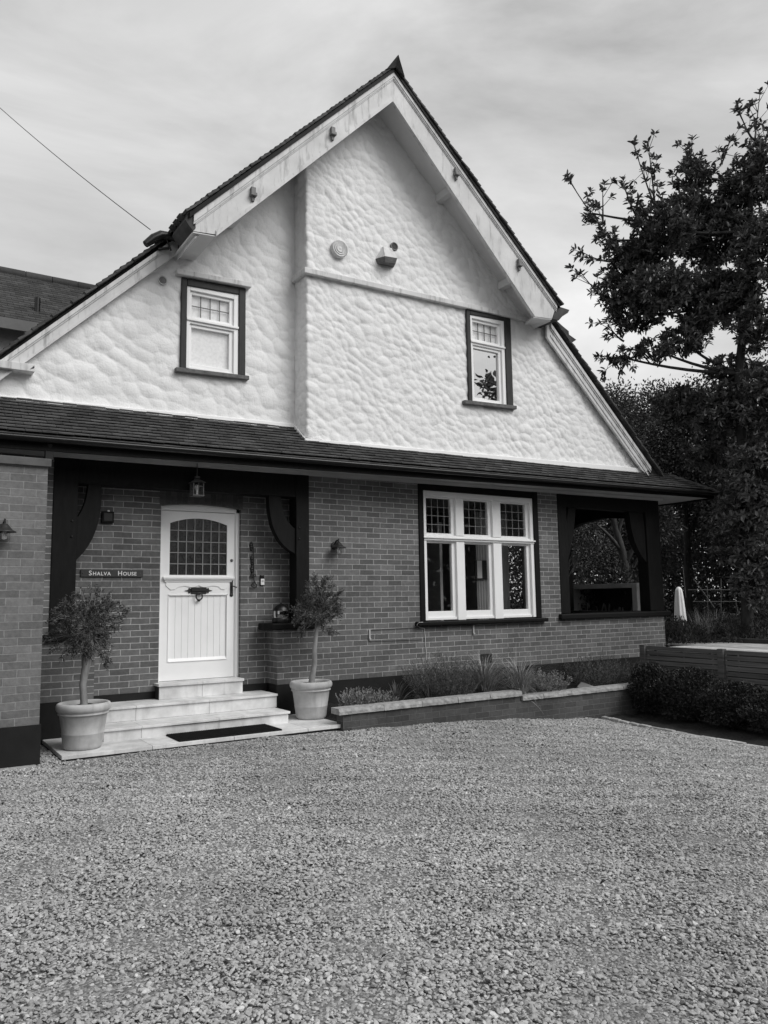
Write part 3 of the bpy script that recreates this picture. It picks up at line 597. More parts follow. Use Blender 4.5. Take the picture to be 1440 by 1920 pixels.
b = MB(); b.tube([(-2.73, .22, 5.60), (-2.60, .20, 5.64)], .022, 8); b.tube([(-2.63, .19, 5.74), (-2.58, .17, 5.60)], .012, 6); b.build('overflow_pipe', 'gutter', H)
# barge boards of the lower roofs
b = MB()
hl = lambda x: lo(x)-.235
b.prism([(-2.46, lo(-2.46)), (-5.5, lo(-5.5)), (-5.5, hl(-5.5)), (-2.46, hl(-2.46)-.0)], .27, .31)
for d0, d1, pr in [(-.0, .06, .03), (.06, .085, .015), (.20, .237, .012)]:
    strip(b, (-2.6, lo(-2.6)), (-5.5, lo(-5.5)), d0, d1, .27-pr, .27)
b.build('lower_barge_board', 'white_worn', H)
b = MB()
b.prism([(3.82, ro(3.82)), (3.82, ro(3.82)-.33), (6.10, ro(6.10)-.29), (6.17, 3.33), (6.34, ro(6.34))], -.10, -.06)
for d0, d1, pr in [(.0, .075, .03), (.075, .11, .015), (.20, .23, .012)]:
    strip(b, (3.90, ro(3.90)), (6.32, ro(6.32)), d0, d1, -.10-pr, -.10)
b.build('lower_barge_board', 'white_worn', H)
b = MB()      # soffit of the lower left verge and the purlin under it
b.prism([(-2.40, hl(-2.40)+.05), (-5.5, hl(-5.5)+.05), (-5.5, hl(-5.5)+.03), (-2.40, hl(-2.40)+.03)], .31, .40)
b.build('verge_soffit', 'white_soffit', H)
b = MB(); b.box(-4.62, -4.14, .20, .36, 3.76, 3.85); b.prism([(-4.14, 3.85), (-4.22, 3.76), (-4.14, 3.80)], .20, .36)
b.build('purlin', 'white_worn', H, bevel=.006)
# hidden body of the upper floor: floor deck, side and back walls
b = MB()
b.box(-5.3, 6.55, .40, 8.0, 2.9, 3.0); b.build('floor_deck', 'room_dark', H)
b = MB(); b.prism([(-5.4, -1), (6.5, -1), (6.5, 3.3), (3.8, 5.6), (.5, 8.7), (-2.5, 5.7), (-5.4, 2.9)], 7.9, 8.1)
b.box(-5.45, -5.35, .4, 7.9, -1, 2.9); b.box(4.0, 4.2, 4.0, 7.9, -1, 2.9); b.build('rear_wall', 'wall_plain', H)

# skirt roof: single plain tiles
ze = lambda x: 2.915+.0115*(x+.8)
SK = .66
b = MB(); rows = 12; gz = .093
def skt(x, s):   # s = distance up the slope in plan (y = -.5 + s)
    return np.array([x, -.5+s, ze(x)+s*SK])
for r_ in range(rows):
    s = r_*gz*.86; x = -5.8+(r_ % 2)*.083
    lim = .84 if True else .5
    while x < 7.75:
        w = .166; xe = x+w-.004
        maxs = .86 if x < XB-.05 else .50
        hip = 7.66-s*1.35                      # hip running up to the left at the right end
        if s < maxs-.02 and x < hip:
            xe2 = min(xe, hip+.03); j = random.uniform(-.006, .004); h1 = random.uniform(.018, .026); h2 = h1+random.uniform(-.003, .003)
            s2 = min(s+gz*1.5, maxs)
            a, b1, c1, d1 = skt(x, s+j), skt(xe2, s+j), skt(xe2, s2), skt(x, s2)
            o = np.array([0, 0, 1.0])
            b.hexa([a+o*.036, b1+o*.036, c1-o*.004, d1-o*.004, a+o*(h1+.029), b1+o*(h2+.029), c1+o*.004, d1+o*.004])
        x += w
b.hexa([skt(-5.8, .0), skt(7.62, .0), skt(7.0, .5), skt(-5.8, .5), skt(-5.8, .0)-[0, 0, .05], skt(7.62, 0)-[0, 0, .05], skt(7.0, .5)-[0, 0, .05], skt(-5.8, .5)-[0, 0, .05]])
b.hexa([skt(-5.8, .5), skt(XB, .5), skt(XB, .86), skt(-5.8, .86), skt(-5.8, .5)-[0, 0, .05], skt(XB, .5)-[0, 0, .05], skt(XB, .86)-[0, 0, .05], skt(-5.8, .86)-[0, 0, .05]])
b.build('skirt_roof', 'tile', H)
b = MB()    # side skirt beyond the hip
tiled_slope(b, (6.55, 3.36), (7.66, 2.985), -.0, 8.0, gauge=.11)
b.add([(7.64, -.5, 3.0), (7.66, 0, 3.0), (6.95, 0, 3.25), (7.0, 0, 3.30)], [(0, 1, 2)])
b.build('side_roof', 'tile', H)
b = MB()    # bonnet tiles on the hip
for i in range(6):
    s = .02+i*.082; c = skt(7.66-s*1.35, s); d = np.array([-1.35, 1, SK*1.0-.0115]); d /= np.linalg.norm(d)
    p = c+np.array([.0, 0, .012]); sd_ = np.array([.6, .8, 0])*.13; bk = np.array([.02, -.17, -.09])*.75
    q = c+d*.20
    b.add([p+bk+(0, 0, .01), p+(.02, 0, .05), p+np.array([.15, .06, -.01]), q+bk*.8, q+(0, 0, .03), q+np.array([.12, .05, -.02])],
          [(0, 1, 4, 3), (1, 2, 5, 4), (0, 2, 1), (3, 4, 5), (0, 3, 5, 2)])
b.build('bonnet_tile', 'tile', H)
# gutter, fascia, soffit
b = MB(); n = 14
for i in range(n):
    xa, xb = -5.8+13.4*i/n, -5.8+13.4*(i+1)/n
    prof = [(-.5-.055+.055*math.cos(a)-.01, -.055*math.sin(a)) for a in np.linspace(math.pi, 0, 9)]
    v = []; 
    for X_ in (xa, xb):
        for (y_, z_) in prof: v.append((X_, y_, ze(X_)-.035+z_))
        for (y_, z_) in prof[::-1]: v.append((X_, -.565+(y_+.565)*.88, ze(X_)-.035+z_*.88))
    k_ = len(prof)*2; b.add(v, [(j, (j+1) % k_, (j+1) % k_+k_, j+k_) for j in range(k_)], True)
b.build('gutter', 'gutter', H)
b = MB(); b.xbeam(-5.8, 7.62, -.505, -.475, ze(-5.8)-.17, ze(-5.8)-.0, ze(7.6)-.13, ze(7.6)-.0)
b.box(7.60, 7.63, -.475, 8, 2.87, 2.99); b.build('fascia', 'timber', H)
b = MB(); b.xbeam(-5.8, 7.60, -.475, -.001, 2.775, 2.79, 2.90, 2.92)
b.xbeam(-5.8, 6.7, -.06, -.0015, 2.725, 2.775, 2.835, 2.885)
b.box(6.63, 7.60, 0.0, 8, 2.90, 2.92); b.build('soffit', 'soffit_grey', H)
b = MB(); b.box(-3.93, -.69, .2, .58, 2.80, 2.84); b.build('porch_ceiling', 'timber', H); b = MB(); b.box(4.2, 6.6, .0, 4.0, 2.86, 2.90); b.build('veranda_ceiling', 'timber', H)
b = MB(); b.box(-5.4, 4.2, .58, .64, 2.80, 2.9); b.box(-.69, 4.2, .25, .58, 2.84, 2.9); b.build('wall_plate', 'timber', H)

# porch timber: posts, beam, curved brackets
def post(b, x0, x1, y0, y1, z0, z1): b.box(x0, x1, y0, y1, z0, z1)
b = MB(); b.box(-3.93, -3.66, -.012, .20, .74, 2.80); b.build('porch_post', 'timber', H, bevel=.008)
b = MB(); b.box(-.885, -.69, -.012, .20, .79, 2.84); b.build('porch_post', 'timber', H, bevel=.008)
b = MB(); b.box(-3.66, -.885, .0, .2, 2.46, 2.80); b.build('porch_beam', 'timber', H, bevel=.006)
def bracket(outer, inner, y0, y1):
    b = MB(); n = len(outer)
    for i in range(n-1):
        p = [outer[i], outer[i+1], inner[i+1], inner[i]]
        a = sum(p[k][0]*p[(k+1) % 4][1]-p[(k+1) % 4][0]*p[k][1] for k in range(4))
        if a < 0: p = p[::-1]
        v = [(x, y0, z) for x, z in p]+[(x, y1, z) for x, z in p]
        f = [(0, 1, 2, 3), (7, 6, 5, 4)]
        f += [(0, 4, 5, 1), (1, 5, 6, 2), (2, 6, 7, 3), (3, 7, 4, 0)]
        b.add(v, f)
    return b
def curve(pts, n=9):
    p0, p1, p2 = map(np.array, pts); return [tuple((1-t)**2*p0+2*t*(1-t)*p1+t*t*p2) for t in np.linspace(0, 1, n)]
bracket(curve([(-3.40, 2.46), (-3.36, 1.86), (-3.66, 1.57)]), curve([(-3.545, 2.46), (-3.56, 2.20), (-3.66, 2.06)]), .015, .12).build('porch_bracket', 'timber', H)
bracket(curve([(-1.27, 2.46), (-1.27, 1.86), (-.885, 1.70)]), curve([(-1.10, 2.46), (-1.08, 2.16), (-.885, 2.03)]), .015, .12).build('porch_bracket', 'timber', H)
b = MB()
for (x, z) in [(-3.72, 2.02), (-3.72, 1.84), (-.84, 2.05), (-.84, 1.90)]: b = MB(); b.lathe((x, -.012, z), [(.013, 0), (.013, .008), (0.001, .012)], 8, 'y'); b.build('bolt', 'iron', H)
b = MB(); b.prism_z([(-3.99, -.05), (-3.5, -.05), (-3.38, .02), (-3.38, .30), (-3.99, .30)], .66, .745); b.build('porch_ledge', 'timber', H, bevel=.015)
b = MB(); b.prism_z([(-1.24, -.05), (-.60, -.05), (-.60, -.0), (-.69, -.0), (-.69, .30), (-1.30, .30), (-1.32, .06)], .70, .79); b.build('porch_ledge', 'timber', H, bevel=.02)
# veranda timber
b = MB(); b.box(3.995, 4.20, -.014, .19, .80, 2.86); b.build('veranda_post', 'timber', H, bevel=.008)
b = MB(); b.box(6.24, 6.62, -.014, .22, .80, 2.88); b.build('veranda_post', 'timber', H, bevel=.008)
b = MB(); b.box(4.20, 6.24, 0, .18, 2.60, 2.88); b.build('veranda_beam', 'timber', H, bevel=.006)
b = MB(); b.prism_x([(.22, 2.88), (.22, 2.45), (.6, 2.56), (1.2, 2.62), (1.8, 2.56), (2.2, 2.45), (2.2, 2.88)][::-1], 6.42, 6.58)
b.box(6.42, 6.6, 2.2, 2.4, .8, 2.88); b.build('veranda_beam', 'timber', H)
bracket(curve([(4.46, 2.60), (4.38, 2.0), (4.20, 1.65)]), curve([(4.28, 2.60), (4.24, 2.4), (4.20, 2.2)]), .02, .14).build('veranda_bracket', 'timber', H)
bracket(curve([(5.83, 2.60), (5.85, 1.98), (6.24, 1.68)]), curve([(6.20, 2.60), (6.22, 2.4), (6.24, 2.2)]), .02, .14).build('veranda_bracket', 'timber', H)
b = MB(); b.box(3.93, 6.74, -.07, .27, .70, .795); b.box(6.33, 6.70, .27, 2.4, .70, .795); b.build('veranda_ledge', 'timber', H, bevel=.02)
b = MB(); b.box(4.2, 6.385, .24, 5.5, .0, .2); b.build('veranda_floor', 'stone_step', H)

# ---- windows
def bar(b, x0, x1, y0, y1, z0, z1): b.box(x0, x1, y0, y1, z0, z1)
def leaded(parent, x0, x1, z0, z1, nx, nz_, y, w=.007, arch=None, mat='came'):
    b = MB()
    for i in range(1, nx):
        x = x0+(x1-x0)*i/nx; zt = z1 if arch is None else arch(x); b.box(x-w/2, x+w/2, y-.004, y+.004, z0, zt)
    for j in range(1, nz_):
        z = z0+(z1-z0)*j/nz_; b.box(x0, x1, y-.0032, y+.0032, z-w/2, z+w/2)
    return b.build('lead_bars', mat, parent)
def window_empty(name): return name
# ground-floor window of three lights
Wb = MB(); Wb.box(1.125, 1.215, -.02, .12, .745, 2.79); Wb.box(3.43, 3.535, -.02, .12, .745, 2.81); Wb.box(1.215, 3.43, -.02, .12, 2.695, 2.80)
Wn = Wb.build('window', 'timber', H, bevel=.008)
b = MB(); b.box(1.03, 3.615, -.09, .10, .685, .745); b.build('window_sill', 'timber', Wn, bevel=.014)
b = MB()
b.box(1.215, 1.27, .0, .12, .76, 2.695); b.box(3.365, 3.43, .0, .12, .76, 2.695); b.box(1.27, 3.365, .0, .12, 2.61, 2.695)
b.box(1.27, 3.365, .02, .12, .76, .80)
for x0, x1 in [(1.83, 1.985), (2.565, 2.735)]:
    b.box(x0, x1, -.0, .12, .752, 1.93); b.box(x0, x1, .0, .12, 2.03, 2.61)
b.box(1.208, 3.438, -.012, .12, 1.945, 1.975); b.box(1.215, 3.43, .012, .12, 1.93, 1.945); b.box(1.20, 3.445, -.035, .12, 1.975, 1.998); b.box(1.215, 3.43, .012, .12, 1.998, 2.03)
b.build('window_frame', 'white', Wn, bevel=.005)
lights = [(1.27, 1.83), (1.985, 2.565), (2.735, 3.365)]
for i, (x0, x1) in enumerate(lights):
    b = MB()
    for z0, z1, lo_, st in [(.80, 1.93, .09, .03), (2.03, 2.61, .03, .03)]:
        b.box(x0, x0+st, .04, .10, z0, z1); b.box(x1-st-.035, x1, .04, .10, z0, z1)
        b.box(x0+st, x1-st-.035, .04, .10, z0, z0+lo_); b.box(x0+st, x1-st-.035, .04, .10, z1-st+.01, z1)
    b.build('sash', 'white', Wn, bevel=.004)
    gx0, gx1 = x0+.03, x1-.065
    b = MB(); b.add([(gx0, .07, .88), (gx1, .07, .88), (gx1, .07, 1.92), (gx0, .07, 1.92)], [(0, 1, 2, 3)]); b.add([(gx0, .07, 2.05), (gx1, .07, 2.05), (gx1, .07, 2.60), (gx0, .07, 2.60)], [(0, 1, 2, 3)])
    b.build('pane', 'glass', Wn)
    leaded(Wn, gx0, gx1, 2.06, 2.59, 4, 4, .062)
# room behind it
b = MB()
b.box(-.5, 4.0, 3.6, 3.7, 0, 2.8); b.box(-.6, -.5, .25, 3.7, 0, 2.8); b.box(3.9, 3.99, .26, .80, 0, 2.8); b.box(3.9, 3.99, 1.85, 3.6, 0, 2.8); b.box(3.9, 3.99, .80, 1.85, 0, .75); b.box(3.9, 3.99, .80, 1.85, 2.15, 2.8)
b.box(-.5, 3.9, .26, 3.6, 2.80, 2.835)
b.build('room_wall', 'room', H); b = MB(); b.box(-.5, 3.9, .26, 3.6, 0.0, .05); b.build('room_floor', 'room_dark', H)
def curtain(x0, x1, y, z0, z1, amp=.03, k=9):
    v = []; f = []; n = int((x1-x0)/.01)
    for i in range(n+1):
        x = x0+(x1-x0)*i/n; yy = y+amp*math.sin(k*2*math.pi*(x-x0)/(x1-x0))
        v += [(x, yy, z0), (x, yy, z1)]
    for i in range(n): f.append((2*i, 2*i+2, 2*i+3, 2*i+1))
    b = MB(); b.add(v, f, True); return b
for (x0, x1, y) in [(2.72, 2.94, .62), (3.28, 3.42, .62)]:
    curtain(x0, x1, y, .3, 2.5, .022, 4).build('curtain', 'curtain', H)
b = MB(); b.box(1.97, 2.02, .62, 1.6, .05, 2.3); b.build('room_screen', 'room', H)
PN = MB(); PN.box(2.64, 2.98, .56, .58, 1.395, 1.695); PN = PN.build('hanging_panel', 'dark_panel', H)
for x0, x1 in [(2.68, 2.78), (2.90, 2.975)]:
    b = MB(); b.box(x0, x1, .552, .56, 1.40, 1.69); b.build('pale_block', 'pale_panel', PN)
b = MB(); b.box(2.2, 2.9, 3.52, 3.6, .05, 2.05); b.build('inner_door', 'room', H, bevel=.01)

# upper windows
def upper_window(x0, x1, z0, z1, dz, y, wx0, wx1, wz1, zt, hood, gl, blindmat):
    # x0..x1, z0..z1 black outer frame; dz = rise along x; wx0.. white frame
    f = MB(); sh = lambda x: dz*(x-x0)/(x1-x0)
    f.xbeam(x0, wx0, y-.035, y+.12, z0, z1, z0+sh(wx0), z1+sh(wx0)); f.xbeam(wx1, x1, y-.035, y+.12, z0+sh(wx1), z1+sh(wx1), z0+dz, z1+dz)
    f.xbeam(wx0, wx1, y-.035, y+.12, wz1, z1, wz1+dz*.8, z1+dz*.9)
    w = f.build('window', 'frame_dark', H, bevel=.01)
    b = MB(); fr = .045; zb0 = z0+.025
    b.box(wx0, wx0+fr, y-.015, y+.1, zb0, wz1+.01); b.box(wx1-fr-.02, wx1, y-.015, y+.1, zb0, wz1+.03); b.box(wx0+fr, wx1-fr-.02, y-.015, y+.1, wz1-fr, wz1+.03)
    b.box(wx0, wx1, y-.035, y+.1, zt-.02, zt+.012); b.box(wx0+.01, wx1-.01, y-.01, y+.1, zt-.055, zt-.02)
    b.box(wx0+fr, wx1-fr-.02, y-.0, y+.1, zb0, zb0+.03)
    b.build('window_frame', 'white', w, bevel=.005)
    b = MB(); a0, a1 = wx0+fr, wx1-fr-.02; st = .055
    for q0, q1 in [(zb0+.03, zt-.055), (zt+.012, wz1-fr)]:
        b.box(a0, a0+st*.6, y+.015, y+.07, q0, q1); b.box(a1-st, a1, y+.015, y+.07, q0, q1); b.box(a0+st*.6, a1-st, y+.015, y+.07, q0, q0+st*.8); b.box(a0+st*.6, a1-st, y+.015, y+.07, q1-st*.8, q1)
    b.build('sash', 'white', w, bevel=.004)
    g0, g1 = a0+st*.6, a1-st
    b = MB()
    for q0, q1 in [(zb0+.06, zt-.09), (zt+.05, wz1-fr-.03)]: b.add([(g0, y+.05, q0), (g1, y+.05, q0), (g1, y+.05, q1), (g0, y+.05, q1)], [(0, 1, 2, 3)])
    b.build('pane', gl, w)
    if blindmat == 2:
        b = MB(); q0, q1 = zb0+.06, zt-.09; b.add([(g0, y+.049, q0), (g1, y+.049, q0), (g1, y+.049, q1), (g0, y+.049, q1)], [(0, 1, 2, 3)]); b.build('pane', 'glass_mirror', w)
    leaded(w, g0, g1, zt+.05, wz1-fr-.035, 4, 2, y+.042, .011, mat='iron_grey')
    if blindmat:
        b = MB(); 
        b.box(g0-.02, g1+.02, y+.072, y+.078, zb0 if blindmat == 1 else zt, wz1); b.build('blind', 'blind', w)
    b = MB(); b.box(wx0-.05, wx1+.05, y+.6, y+.62, z0-.1, z1+.1); b.build('unlit_room_sheet', 'dark_panel', w)  # near-black sheet: the unlit room's shade put into its colour
    return w
w = upper_window(-2.385, -1.48, 4.105, 5.345, .035, YL, -2.305, -1.58, 5.245, 4.80, True, 'glass_up', 1)
b = MB(); b.xbeam(-2.47, -1.42, YL-.10, YL, 5.35, 5.42, 5.385, 5.455); b.build('window_hood', 'white_worn', w, bevel=.008)
b = MB(); b.xbeam(-2.45, -1.44, YL-.075, YL+.05, 4.045, 4.105, 4.08, 4.135); b.build('window_sill', 'sill_brick', w, bevel=.008)
w = upper_window(2.13, 3.065, 4.16, 5.70, .035, 0, 2.205, 2.93, 5.60, 5.17, False, 'glass_up', 2)
b = MB(); b.xbeam(2.02, 3.10, -.075, .05, 4.105, 4.165, 4.145, 4.205); b.build('window_sill', 'sill_brick', w, bevel=.008)

# ---- vents on the gable
b = MB(); b.lathe((-.20, -.0, 6.11), [(.13, -.02), (.13, .06), (.118, .072), (.092, .062), (.088, .074), (.062, .066), (.058, .078), (.03, .072), (.001, .078)], 28, 'y', False); b.build('round_vent', 'white_worn', H)
b = MB(); b.lathe((.775, .0, 6.40), [(.065, -.02), (.065, .02), (.05, .02), (.05, -.02)], 20, 'y'); b.build('pipe_hole', 'lead', H)
b = MB(); b.lathe((.775, .0, 6.40), [(.05, .012), (.001, .012)], 20, 'y'); b.build('pipe_bore', 'dark_panel', H)
b = MB(); b.lathe((-2.63, YL, 5.25), [(.062, -.02), (.062, .03), (.05, .03), (.045, -.0)], 20, 'y'); b.build('pipe_hole', 'white_worn', H)
b = MB(); b.lathe((-2.63, YL, 5.25), [(.048, .018), (.001, .018)], 20, 'y'); b.build('pipe_bore', 'lead', H)
b = MB()      # stone cowl: tapered hood with three facets
Tt = [(.555, .0, 6.34), (.555, -.05, 6.33), (.70, -.05, 6.34), (.70, .0, 6.35)]
Bt = [(.44, .0, 6.13), (.50, -.17, 6.12), (.72, -.17, 6.14), (.79, .0, 6.15)]
Bb = [(.47, .0, 6.05), (.52, -.15, 6.04), (.70, -.15, 6.06), (.765, .0, 6.07)]
b.add(Tt+Bt, [(0, 4, 5, 1), (1, 5, 6, 2), (2, 6, 7, 3), (0, 1, 2, 3)]); b.build('vent_cowl', 'white_worn', H)
b = MB(); b.add(Bt+Bb, [(0, 4, 5, 1), (1, 5, 6, 2), (2, 6, 7, 3), (4, 7, 6, 5)]); b.build('vent_grille', 'sill_brick', H)
# ---- air brick, downpipe
b = MB(); b.box(2.235, 2.455, -.012, .03, .085, .222); b.build('air_brick', 'dark_panel', H)
b = MB(); b.tube([(-4.06, -.50, 2.80), (-4.06, -.42, 2.68), (-4.06, -.1, 2.60), (-4.06, -.06, 2.5), (-4.06, -.06, 2.3)], .036, 10); b.box(-4.10, -4.02, -.5, -.42, 2.62, 2.72)
b.build('downpipe', 'gutter', H)

# ---- front door
D = MB(); y = .42
xl, xr, zb_, zt_ = -2.568, -1.575, .105, 2.245
gx0, gx1, gz0, gz1 = -2.455, -1.69, 1.425, 2.12
arch = lambda x: 2.085+.075*(1-((x+2.075)/.385)**2)
D.box(xl, gx0, y, y+.045, zb_, zt_); D.box(gx1, xr, y, y+.045, zb_, zt_)
D.box(gx0, gx1, y, y+.045, 1.165, gz0)                  # lock rail
D.box(gx0, gx1, y, y+.045, zb_, .335)
pts = [(x, arch(x)) for x in np.linspace(gx0, gx1, 13)]
for (xa, za), (xb, zb2) in zip(pts[:-1], pts[1:]): D.add([(xa, y, za), (xb, y, zb2), (xb, y, zt_), (xa, y, zt_), (xa, y+.045, za), (xb, y+.045, zb2)], [(0, 1, 2, 3), (0, 4, 5, 1)])
door = D.build('door', 'white', H)
b = MB(); b.add([(gx0, y+.02, gz0), (gx1, y+.02, gz0), (gx1, y+.02, 2.2), (gx0, y+.02, 2.2)], [(0, 1, 2, 3)]); b.build('door_glass', 'hammered', door)
leaded(door, gx0, gx1, gz0, 2.14, 7, 5, y+.012, .012, arch=arch)
b = MB(); nb = 9
for i in range(nb):
    x0 = gx0+(gx1-gx0)*i/nb; x1 = gx0+(gx1-gx0)*(i+1)/nb; b.box(x0+.001, x1-.001, y+.016, y+.03, .335, 1.165)
b.box(gx0, gx1, y+.024, y+.04, .335, 1.165); b.build('door_panel', 'white', door, bevel=.003)
b = MB(); b.prism_x([(y, .335), (y-.012, .335), (y+.016, .375), (y+.016, .335)][::-1], gx0, gx1)
b.box(gx0-.012, gx0, y-.008, y, .335, 1.175); b.box(gx1, gx1+.012, y-.008, y, .335, 1.175); b.box(gx0-.012, gx1+.012, y-.008, y, 1.165, 1.178); b.build('panel_moulding', 'white', door)
b = MB(); b.box(-2.545, -1.60, y-.05, y, 1.375, 1.40); b.box(-2.53, -1.615, y-.035, y, 1.355, 1.375); b.box(-2.52, -1.625, y-.02, y, 1.335, 1.355)
apr = [(-2.50, 1.335), (-2.50, 1.285), (-2.44, 1.235), (-2.38, 1.24), (-2.34, 1.27), (-2.26, 1.285), (-2.17, 1.265), (-2.12, 1.27), (-2.075, 1.29), (-2.03, 1.27), (-1.98, 1.265), (-1.89, 1.285), (-1.81, 1.275), (-1.77, 1.24), (-1.72, 1.235), (-1.66, 1.285), (-1.66, 1.335)]
for (p, q) in zip(apr[:-1], apr[1:]):
    if abs(q[0]-p[0]) > .001: b.add([(p[0], y-.010, p[1]), (q[0], y-.010, q[1]), (q[0], y-.010, 1.335), (p[0], y-.010, 1.335), (p[0], y, p[1]), (q[0], y, q[1])], [(0, 1, 2, 3), (0, 4, 5, 1)])
b.build('door_shelf', 'white', door, bevel=.003)
b = MB(); b.box(-2.60, -2.57, y-.02, y+.08, .10, 2.30); b.box(-1.575, -1.53, y-.03, y+.08, .10, 2.30); b.box(-1.585, -1.575, y-.012, y+.05, .10, 2.25)
arc2 = lambda x: 2.295+.04*(1-((x+2.065)/.54)**2)
pts = [(x, arc2(x)) for x in np.linspace(-2.60, -1.53, 13)]
for (xa, za), (xb, zb2) in zip(pts[:-1], pts[1:]): b.hexa([(xa, y-.03, 2.25), (xb, y-.03, 2.25), (xb, y+.08, 2.25), (xa, y+.08, 2.25), (xa, y-.03, za), (xb, y-.03, zb2), (xb, y+.08, zb2), (xa, y+.08, za)])
b.build('door_frame', 'white', door)
b = MB(); cx, cz = -2.072, 1.225
b.box(cx-.10, cx+.10, y-.018, y, cz-.042, cz+.042); b.box(cx-.10, cx+.10, y-.030, y-.018, cz-.005, cz+.03)
for s_ in (-1, 1):
    b.prism([(cx+s_*.10, cz-.02), (cx+s_*.13, cz-.035), (cx+s_*.14, cz-.01), (cx+s_*.185, cz), (cx+s_*.14, cz+.01), (cx+s_*.13, cz+.035), (cx+s_*.10, cz+.02)][::s_], y-.012, y)
ring = [(cx+.042*math.cos(a), y-.03, cz-.075+.045*math.sin(a)) for a in np.linspace(0, 2*math.pi, 17)]
b.tube(ring, .009, 8, False); b.tube([(cx-.02, y-.02, cz-.04), (cx+.02, y-.02, cz-.04)], .014, 8); b.lathe((cx, y, cz-.125), [(.016, 0), (.016, .03), (.001, .034)], 10, 'y')
b.build('letterbox_knocker', 'iron', door)
b = MB(); hx = -1.625
b.box(hx-.020, hx+.020, y-.008, y, 1.175, 1.345)
for z in (1.165, 1.355): b.lathe((hx, y, z), [(.024, 0), (.024, .008), (.001, .009)], 12, 'y')
b.tube([(hx, y-.005, 1.28), (hx, y-.05, 1.28), (hx+.02, y-.055, 1.275), (hx+.055, y-.055, 1.262)], .009, 8); b.build('door_handle', 'iron', door)
b = MB(); b.lathe((-1.625, y, 1.62), [(.020, 0), (.020, .008), (.012, .012), (.001, .012)], 14, 'y'); b.build('door_lock', 'iron_grey', door)
# hall behind the door is closed off
b = MB(); b.box(-3.9, -.7, .60, .66, 0, 2.8); b.build('hall_wall', 'dark_panel', H)

# ------------------------------------------------------------------ entrance steps
ST = thing('entrance_steps', (-2.3, -.4, -.45), 'pale stone-tiled steps rising to the white front door', 'steps')
def slabs(name, xs_, y0, y1, z0, z1, gap=.003):
    b = MB()
    for a, c_ in zip(xs_[:-1], xs_[1:]): b.box(a+gap/2, c_-gap/2, y0, y1, z0, z1)
    return b.build(name, 'stone_step', ST, bevel=.003)
b = MB(); b.box(-3.43, -1.28, -.165, .33, -.6, -.12); b.box(-3.44, -1.30, -.585, -.16, -.6, -.285); b.box(-2.64, -1.57, .17, .44, -.12, .065); b.build('step_core', 'sleeper', ST)
slabs('tread', [-3.43, -3.0, -2.13, -1.24], -.20, .328, -.115, -.088); slabs('riser', [-3.42, -3.0, -2.13, -1.255], -.178, -.165, -.255, -.117)
slabs('tread', [-3.46, -3.05, -2.165, -1.27], -.625, -.18, -.282, -.255); slabs('riser', [-3.45, -3.05, -2.165, -1.285], -.60, -.587, -.392, -.284)
b = MB(); b.box(-1.2555, -1.243, -.17, .328, -.255, -.117); b.box(-1.2985, -1.286, -.585, -.18, -.392, -.284); b.build('side_tile', 'stone_step', ST)
slabs('tread', [-2.655, -2.10, -1.555], .13, .43, .068, .10); slabs('riser', [-2.64, -2.10, -1.565], .155, .168, -.087, .066)
b = MB(); b.box(-1.5715, -1.562, .17, .43, -.087, .066); b.build('side_tile', 'stone_step', ST)
b = MB()
for a, c_ in zip([-3.96, -3.08, -2.19, -1.29], [-3.08, -2.19, -1.29, -.79]): b.box(a+.002, c_-.002, -1.13, -.015, -.43, -.39)
b.build('landing_slab', 'stone_step', ST, bevel=.004)
b = MB(); b.box(-3.9, -.84, -1.09, -.02, -.7, -.432); b.build('landing_base', 'sleeper', ST)
# rubble under the slab's free corner
b = MB()
for i in range(9):
    c = (-.92+random.uniform(-.06, .1), -1.05+i*.1, -.46+random.uniform(-.01, .01)); r_ = random.uniform(.02, .045)
    p = unit(np.random.normal(size=(1, 3)))[0]
    v = ico*(1+np.random.uniform(-.25, .25, (12, 1)))*r_*np.array([1.2, 1, .7])+np.array(c); b = MB(); b.add(v, [tuple(f) for f in icof], True); b.build('rubble_stone', 'render_grey', ST)
b = MB(); b.box(-2.785, -1.60, -1.09, -.62, -.390, -.374)
for i in range(58):
    x = -2.775+i*.0202; b.box(x, x+.010, -1.08, -.63, -.374, -.368)
tag(b.build('doormat', 'mat'), 'black rubber doormat lying on the pale slab below the steps', 'doormat')

# ------------------------------------------------------------------ pots with olive trees
def pot(cx, cy, label):
    P_ = thing('plant_pot', (cx, cy, -.39), label, 'pot', 'clay pots flanking the steps')
    b = MB(); z = -.39
    b.lathe((cx, cy, z), [(.001, .0), (.165, .0), (.185, .012), (.192, .04), (.206, .15), (.209, .155), (.209, .160), (.207, .165), (.232, .335), (.238, .342), (.247, .345), (.249, .355), (.242, .363), (.240, .368), (.255, .378), (.267, .40), (.268, .43), (.258, .452), (.243, .46), (.228, .452), (.218, .43), (.215, .40)], 48)
    b.build('pot_body', 'pot', P_)
    b = MB(); n = 24; rng = [0, .06, .12, .17, .214]; v = []
    for r in rng:
        for j in range(n): a = 2*math.pi*j/n; v.append((cx+r*math.cos(a), cy+r*math.sin(a), z+.415+random.uniform(-.008, .012)))
    b.add(v, [(i*n+j, i*n+(j+1) % n, (i+1)*n+(j+1) % n, (i+1)*n+j) for i in range(len(rng)-1) for j in range(n)]); b.build('potting_soil', 'soil', P_)
    return P_
pot(-3.70, -.80, 'clay pot holding an olive tree at the left end of the steps')
pot(-.90, -.45, 'clay pot holding an olive tree at the right end of the steps')
